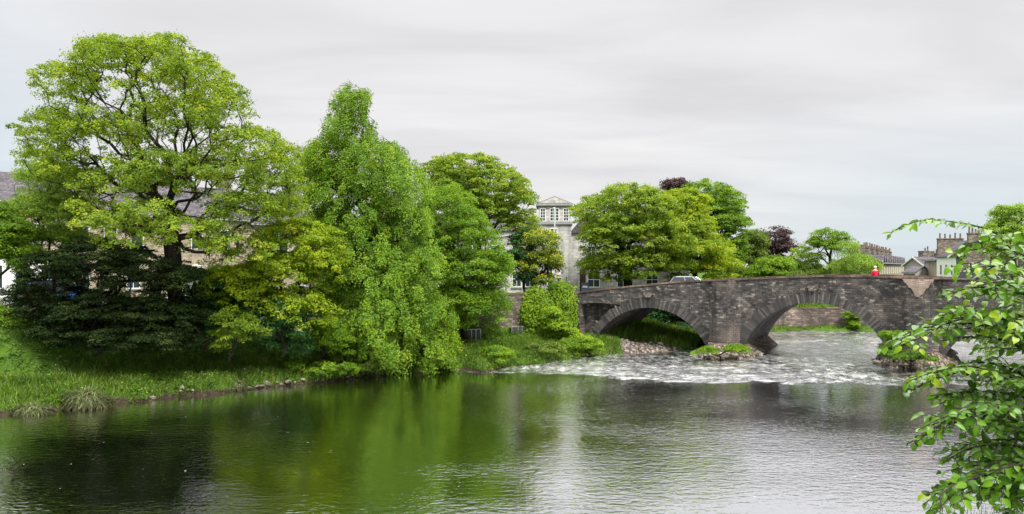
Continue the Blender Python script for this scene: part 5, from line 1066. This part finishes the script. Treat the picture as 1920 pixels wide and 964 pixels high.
b = MB(); b.box(-.42, .42, -.03, 0, 2.25, 2.95); bd_ = b.build('sign_board', m_swh, sg); b = MB(); b.box(-.42, .42, -.036, 0, 2.953, 3.1); b.box(-.1, .42, -.036, -.031, 2.28, 2.36); b.build('red_band', m_srd, bd_)
b = MB(); b.box(-.34, .34, -.036, -.0315, 2.66, 2.70); b.box(-.34, .2, -.036, -.0315, 2.5, 2.54); b.build('text_lines', m_darkp, bd_)
s2 = Q(1033, 520, 73); sg = empty('street_lantern', (s2[0], s2[1], 4.3), label='short black post with pale flat lantern left of the road sign', cat='lamp')
b = MB(); b.cyl((0, 0, 0), (0, 0, 2.05), .05, .04, 8); b.build('post', m_iron, sg); b = MB(); b.prism([(-.2, 2.05), (.2, 2.05), (.36, 2.3), (-.36, 2.3)], -.2, .2); b.build('lantern', m_pole, sg)
s3 = Q(1097, 537, 80); sg = empty('sign_board', (s3[0], s3[1], 4.3), R(-5), label='square slate blue notice board with pale lettering behind the bridge end', cat='sign', group='signs at the bridge end')
b = MB(); b.box(-.32, -.26, 0, .05, 0, 1.6); b.box(.26, .32, 0, .05, 0, 1.6); b.build('post', m_iron, sg); b = MB(); b.box(-.36, .36, -.04, -.003, .6, 1.5); bd_ = b.build('board', plain('sign_slate_blue', (0.05, 0.07, 0.10), 0.5), sg)
b = MB()
for i, x in enumerate((-.2, -.1, 0, .1, .19)): b.box(x - .035, x + .035, -.045, -.041, 1.0, 1.16 + (0.03 if i % 2 else 0))
b.build('lettering', m_swh, bd_)
bu = Q(335, 538, 47.8); bt_ = empty('bunting', bu, label='string of white triangular pennants hanging before the dark shrubs', cat='bunting')
b = MB(); b.cyl((-1.0, 0, .28), (0.0, 0, .05), .006, .006, 5); b.cyl((0, 0, .05), (1.2, .2, .42), .006, .006, 5); b.build('string', m_swh, bt_)
for x, z, a in ((0.08, .07, -.1), (.52, .21, .2)):
    b = MB(); b.prism([(x, z), (x + .36, z + .11), (x + .15 + a * .2, z - .36)], -.004, .004); b.build('pennant', m_swh, bt_)

# ------------------------------------------------------------------ foreground branches on the right
lf_fg = MT('leaf_hornbeam_foreground'); lf_fg.t.nodes.remove(lf_fg.b)
a = lf_fg.n('ShaderNodeAttribute', attribute_name='tint'); uvv = lf_fg.n('ShaderNodeAttribute', attribute_name='vein')
c = lf_fg.ramp(a.outputs['Fac'], [(0.0, (0.02, 0.075, 0.008)), (0.45, (0.065, 0.17, 0.012)), (0.8, (0.13, 0.27, 0.015)), (1.0, (0.26, 0.36, 0.015))])
c = lf_fg.mix(lf_fg.math('MULTIPLY', uvv.outputs['Fac'], 0.18), c, (0.25, 0.42, 0.04))
d = lf_fg.n('ShaderNodeBsdfDiffuse'); t2 = lf_fg.n('ShaderNodeBsdfTranslucent'); g_ = lf_fg.n('ShaderNodeBsdfGlossy'); g_.inputs['Roughness'].default_value = 0.32
lf_fg.l(c, d.inputs[0]); lf_fg.l(c, t2.inputs[0]); x_ = lf_fg.n('ShaderNodeMixShader'); x_.inputs[0].default_value = 0.35; lf_fg.l(d.outputs[0], x_.inputs[1]); lf_fg.l(t2.outputs[0], x_.inputs[2])
y_ = lf_fg.n('ShaderNodeMixShader'); lw_ = lf_fg.n('ShaderNodeLayerWeight'); lw_.inputs[0].default_value = 0.25; lf_fg.l(lf_fg.math('MULTIPLY', lw_.outputs['Fresnel'], 0.16), y_.inputs[0]); lf_fg.l(x_.outputs[0], y_.inputs[1]); lf_fg.l(g_.outputs[0], y_.inputs[2])
lf_fg.l(y_.outputs[0], lf_fg.t.nodes['Material Output'].inputs[0]); lf_fg = lf_fg.m
r8 = np.random.default_rng(8)
# leaf outline: 5 cross sections along the midrib, 3 points each
ls_s = np.array([0, .12, .3, .52, .75, .92, 1.0]); ls_w = np.array([.0, .20, .31, .32, .22, .08, .0])
LEAF_P, LEAF_N, LEAF_A, LEAF_S, LEAF_T = [], [], [], [], []
TW0, TW1, TWr0, TWr1 = [], [], [], []
def add_twig(pts, r0, leaf_every, ls, start=0.15, tipcol=0.0):
    pts = np.array(pts); n = len(pts)
    for i in range(n - 1): TW0.append(pts[i]); TW1.append(pts[i + 1]); TWr0.append(r0 * (1 - 0.7 * i / n)); TWr1.append(r0 * (1 - 0.7 * (i + 1) / n))
    seg = np.linalg.norm(np.diff(pts, axis=0), axis=1); c = np.concatenate([[0], np.cumsum(seg)]); s = start * c[-1]; side = 1
    while s <= c[-1]:
        p = np.array([np.interp(s, c, pts[:, k_]) for k_ in range(3)]); i = min(np.searchsorted(c, s), n - 1); dr = unit(pts[i] - pts[i - 1])
        up_ = np.array([0, 0, 1.0]); lat = unit(np.cross(dr, up_)) * side; q = s / c[-1]
        ax = unit(dr * 0.75 + lat * (0.85 if q < 0.97 else 0.1) + np.array([0, 0, -0.2]) + r8.normal(size=3) * 0.22)
        nr = unit(up_ + dr * 0.1 - np.array([0, 0.35, 0]) + r8.normal(size=3) * 0.5); nr = unit(nr - ax * (nr @ ax))
        LEAF_P.append(p); LEAF_N.append(nr); LEAF_A.append(ax); LEAF_S.append(ls * r8.uniform(0.65, 1.15) * (1.05 - 0.35 * q)); LEAF_T.append(np.clip(0.38 + 0.3 * q + tipcol + 0.2 * r8.normal(), 0, 1))
        side = -side; s += leaf_every * r8.uniform(0.8, 1.2)
def spline(pts, k_=6):
    pts = np.array(pts); out_ = []
    for i in range(len(pts) - 1):
        p0 = pts[max(i - 1, 0)]; p1 = pts[i]; p2 = pts[i + 1]; p3 = pts[min(i + 2, len(pts) - 1)]
        for q in np.linspace(0, 1, k_, endpoint=False): out_.append(0.5 * ((2 * p1) + (-p0 + p2) * q + (2 * p0 - 5 * p1 + 4 * p2 - p3) * q * q + (-p0 + 3 * p1 - 3 * p2 + p3) * q ** 3))
    out_.append(pts[-1]); return np.array(out_)
def branch(pix, D0, D1, r0=0.010, ls=0.085, sub=True, every=0.036, sublen=0.42, tip=0.0, dens=1.0):
    n = len(pix); pts = spline([Q(px, py, D0 + (D1 - D0) * i / (n - 1)) for i, (px, py) in enumerate(pix)])
    add_twig(pts, r0 * 0.8, every * (1.2 if sub else 0.8), ls, 0.25, tip)
    if sub:
        seg = np.linalg.norm(np.diff(pts, axis=0), axis=1); c = np.concatenate([[0], np.cumsum(seg)]); s = 0.12 * c[-1]; side = 1
        while s < 0.93 * c[-1]:
            p = np.array([np.interp(s, c, pts[:, k_]) for k_ in range(3)]); i = min(np.searchsorted(c, s), len(pts) - 1); dr = unit(pts[i] - pts[i - 1]); lat = unit(np.cross(dr, [0, 0, 1.0])) * side
            ln = sublen * (1.15 - s / c[-1]) * r8.uniform(0.6, 1.1); d_ = unit(dr * 0.9 + lat * 0.75 + np.array([0, 0, r8.normal() * 0.18 - 0.02]))
            tw = [p + d_ * ln * q + np.array([0, 0, -0.16 * ln * q * q]) + r8.normal(size=3) * 0.004 for q in np.linspace(0, 1, 6)]
            add_twig(tw, r0 * 0.4, every, ls, 0.2, tip); side = -side; s += 0.10 / dens * r8.uniform(0.7, 1.3)
FG = [([(2060, 560), (1960, 510), (1902, 472), (1870, 440), (1838, 426), (1800, 418), (1767, 414), (1732, 413), (1705, 420), (1678, 432), (1665, 444)], 4.6, 4.2, False),
      ([(2060, 560), (1960, 500), (1890, 468), (1830, 468), (1782, 480)], 4.8, 4.6, True), ([(2060, 580), (1960, 520), (1890, 500), (1840, 490), (1795, 515)], 4.4, 4.1, True),
      ([(2060, 640), (1960, 570), (1890, 545), (1830, 538), (1765, 556)], 4.5, 4.1, True), ([(2060, 660), (1960, 610), (1890, 585), (1820, 582), (1760, 592)], 4.3, 4.0, True),
      ([(2080, 700), (1970, 650), (1890, 618), (1820, 607), (1750, 612), (1700, 626), (1650, 655)], 4.5, 4.15, True), ([(2080, 720), (1970, 680), (1890, 640), (1830, 632), (1760, 640)], 4.5, 4.2, True),
      ([(2080, 780), (1970, 740), (1890, 705), (1820, 690), (1750, 700), (1700, 718)], 4.5, 4.1, True), ([(2080, 800), (1970, 770), (1890, 745), (1820, 735), (1745, 742)], 4.6, 4.2, True),
      ([(2080, 850), (1970, 810), (1890, 785), (1820, 780), (1760, 800), (1712, 832)], 4.3, 3.9, True), ([(2080, 880), (1970, 850), (1890, 835), (1820, 840), (1765, 870)], 4.4, 4.1, True),
      ([(2080, 920), (1970, 880), (1890, 865), (1820, 885), (1770, 915), (1732, 946)], 4.2, 3.9, True), ([(2080, 960), (1990, 930), (1920, 910), (1850, 920), (1790, 905)], 4.5, 4.2, True)]
FG2 = []
for pix, d0, d1, sb in FG[1:]:
    for k_ in range(3 if pix[-1][1] > 690 else 1):
        jy = r8.normal() * 12; jx = abs(r8.normal()) * 18 + 4; dj = r8.uniform(-0.25, 0.45); FG2.append(([(px + (jx if i > 1 else 0), py + jy + r8.normal() * 5) for i, (px, py) in enumerate(pix)], d0 + dj, d1 + dj, True))
for pix, d0, d1, sb in FG + FG2:
    branch(pix, d0, d1, 0.009 if sb else 0.007, 0.067 if sb else 0.07, sb, tip=0.12 if pix[-1][1] < 730 else -0.1, every=0.031 if sb else 0.026)
for i in range(30):      # the dense mass behind and beside
    y_ = 500 + 470 * ((i + r8.random()) / 30) ** 0.8; x1 = 1850 + 70 * r8.random() - (45 if 640 < y_ < 900 else 0); dd = r8.uniform(4.6, 5.6)
    branch([(2100, y_ + 60), (1990, y_ + 20 + r8.normal() * 12), (1910, y_ + r8.normal() * 14), ((x1 + 1910) / 2, y_ - 5 + r8.normal() * 10), (x1, y_ + 14 + r8.normal() * 8)], dd + .2, dd, 0.007, 0.067, True, tip=-0.12, sublen=0.36)
stem0 = Q(2120, 700, 4.9); fgroot = empty('hornbeam_shrub', (stem0[0], stem0[1], 5.8), label='close leafy green branches reaching in from the right edge of the view', cat='shrub')
off = np.array(fgroot.location)
for (a_, b_) in ((np.array([stem0[0], stem0[1], 5.7]), Q(2110, 560, 4.9)), (np.array([stem0[0] + .2, stem0[1], 5.7]), Q(2150, 250, 5.0)), (np.array([stem0[0] - .1, stem0[1] + .2, 5.7]), Q(2080, 760, 4.7))):
    pp = [a_ + (b_ - a_) * q + r8.normal(size=3) * 0.02 for q in np.linspace(0, 1, 8)]
    for i in range(7): TW0.append(pp[i]); TW1.append(pp[i + 1]); TWr0.append(.05 - .005 * i); TWr1.append(.045 - .005 * i)
V, Fc = tubes(np.array(TW0), np.array(TW1), np.array(TWr0), np.array(TWr1), 6); link('branches', npmesh('b', V - off, Fc, smooth=True), bark, fgroot)
Pn = np.array(LEAF_P); Nn = np.array(LEAF_N); An = np.array(LEAF_A); Sn = np.array(LEAF_S); Tn = np.array(LEAF_T); Bn = np.cross(Nn, An); n = len(Pn); ns = len(ls_s)
curl = r8.uniform(-0.15, 0.6, n); V = np.empty((n, ns, 3, 3))
for k_ in range(ns):
    s = ls_s[k_] + 0.1; mid = Pn + An * (Sn * s)[:, None] - Nn * (Sn * curl * ls_s[k_] ** 2)[:, None]
    wv_ = Bn * (Sn * ls_w[k_])[:, None]; upv = Nn * (Sn * ls_w[k_] * 0.4)[:, None]
    V[:, k_, 0] = mid - wv_ + upv; V[:, k_, 1] = mid; V[:, k_, 2] = mid + wv_ + upv
idx = np.arange(n * ns * 3).reshape(n, ns, 3); Fc = np.stack([idx[:, :-1, :-1], idx[:, :-1, 1:], idx[:, 1:, 1:], idx[:, 1:, :-1]], -1).reshape(-1, 4)
me = npmesh('l', V.reshape(-1, 3) - off, Fc, tint=np.repeat(Tn, (ns - 1) * 2), smooth=True)
vn = np.zeros((n, ns, 3), np.float32); vn[:, :, 1] = 1.0; at = me.attributes.new('vein', 'FLOAT', 'POINT'); at.data.foreach_set('value', vn.ravel())
link('leaves', me, lf_fg, fgroot)
print('foreground leaves', n)
# grass tuft in the bottom right corner
r9 = np.random.default_rng(9); n = 500; p = np.stack([r9.uniform(2.9, 4.2, n), r9.uniform(4.6, 5.6, n), np.full(n, 5.55)], 1)
o = blades('near_grass', p, 0.3, 0.008, lf_grass, r9, 0.25); o['label'] = 'thin grass blades under the leafy branches in the right corner'; o['category'] = 'grass'
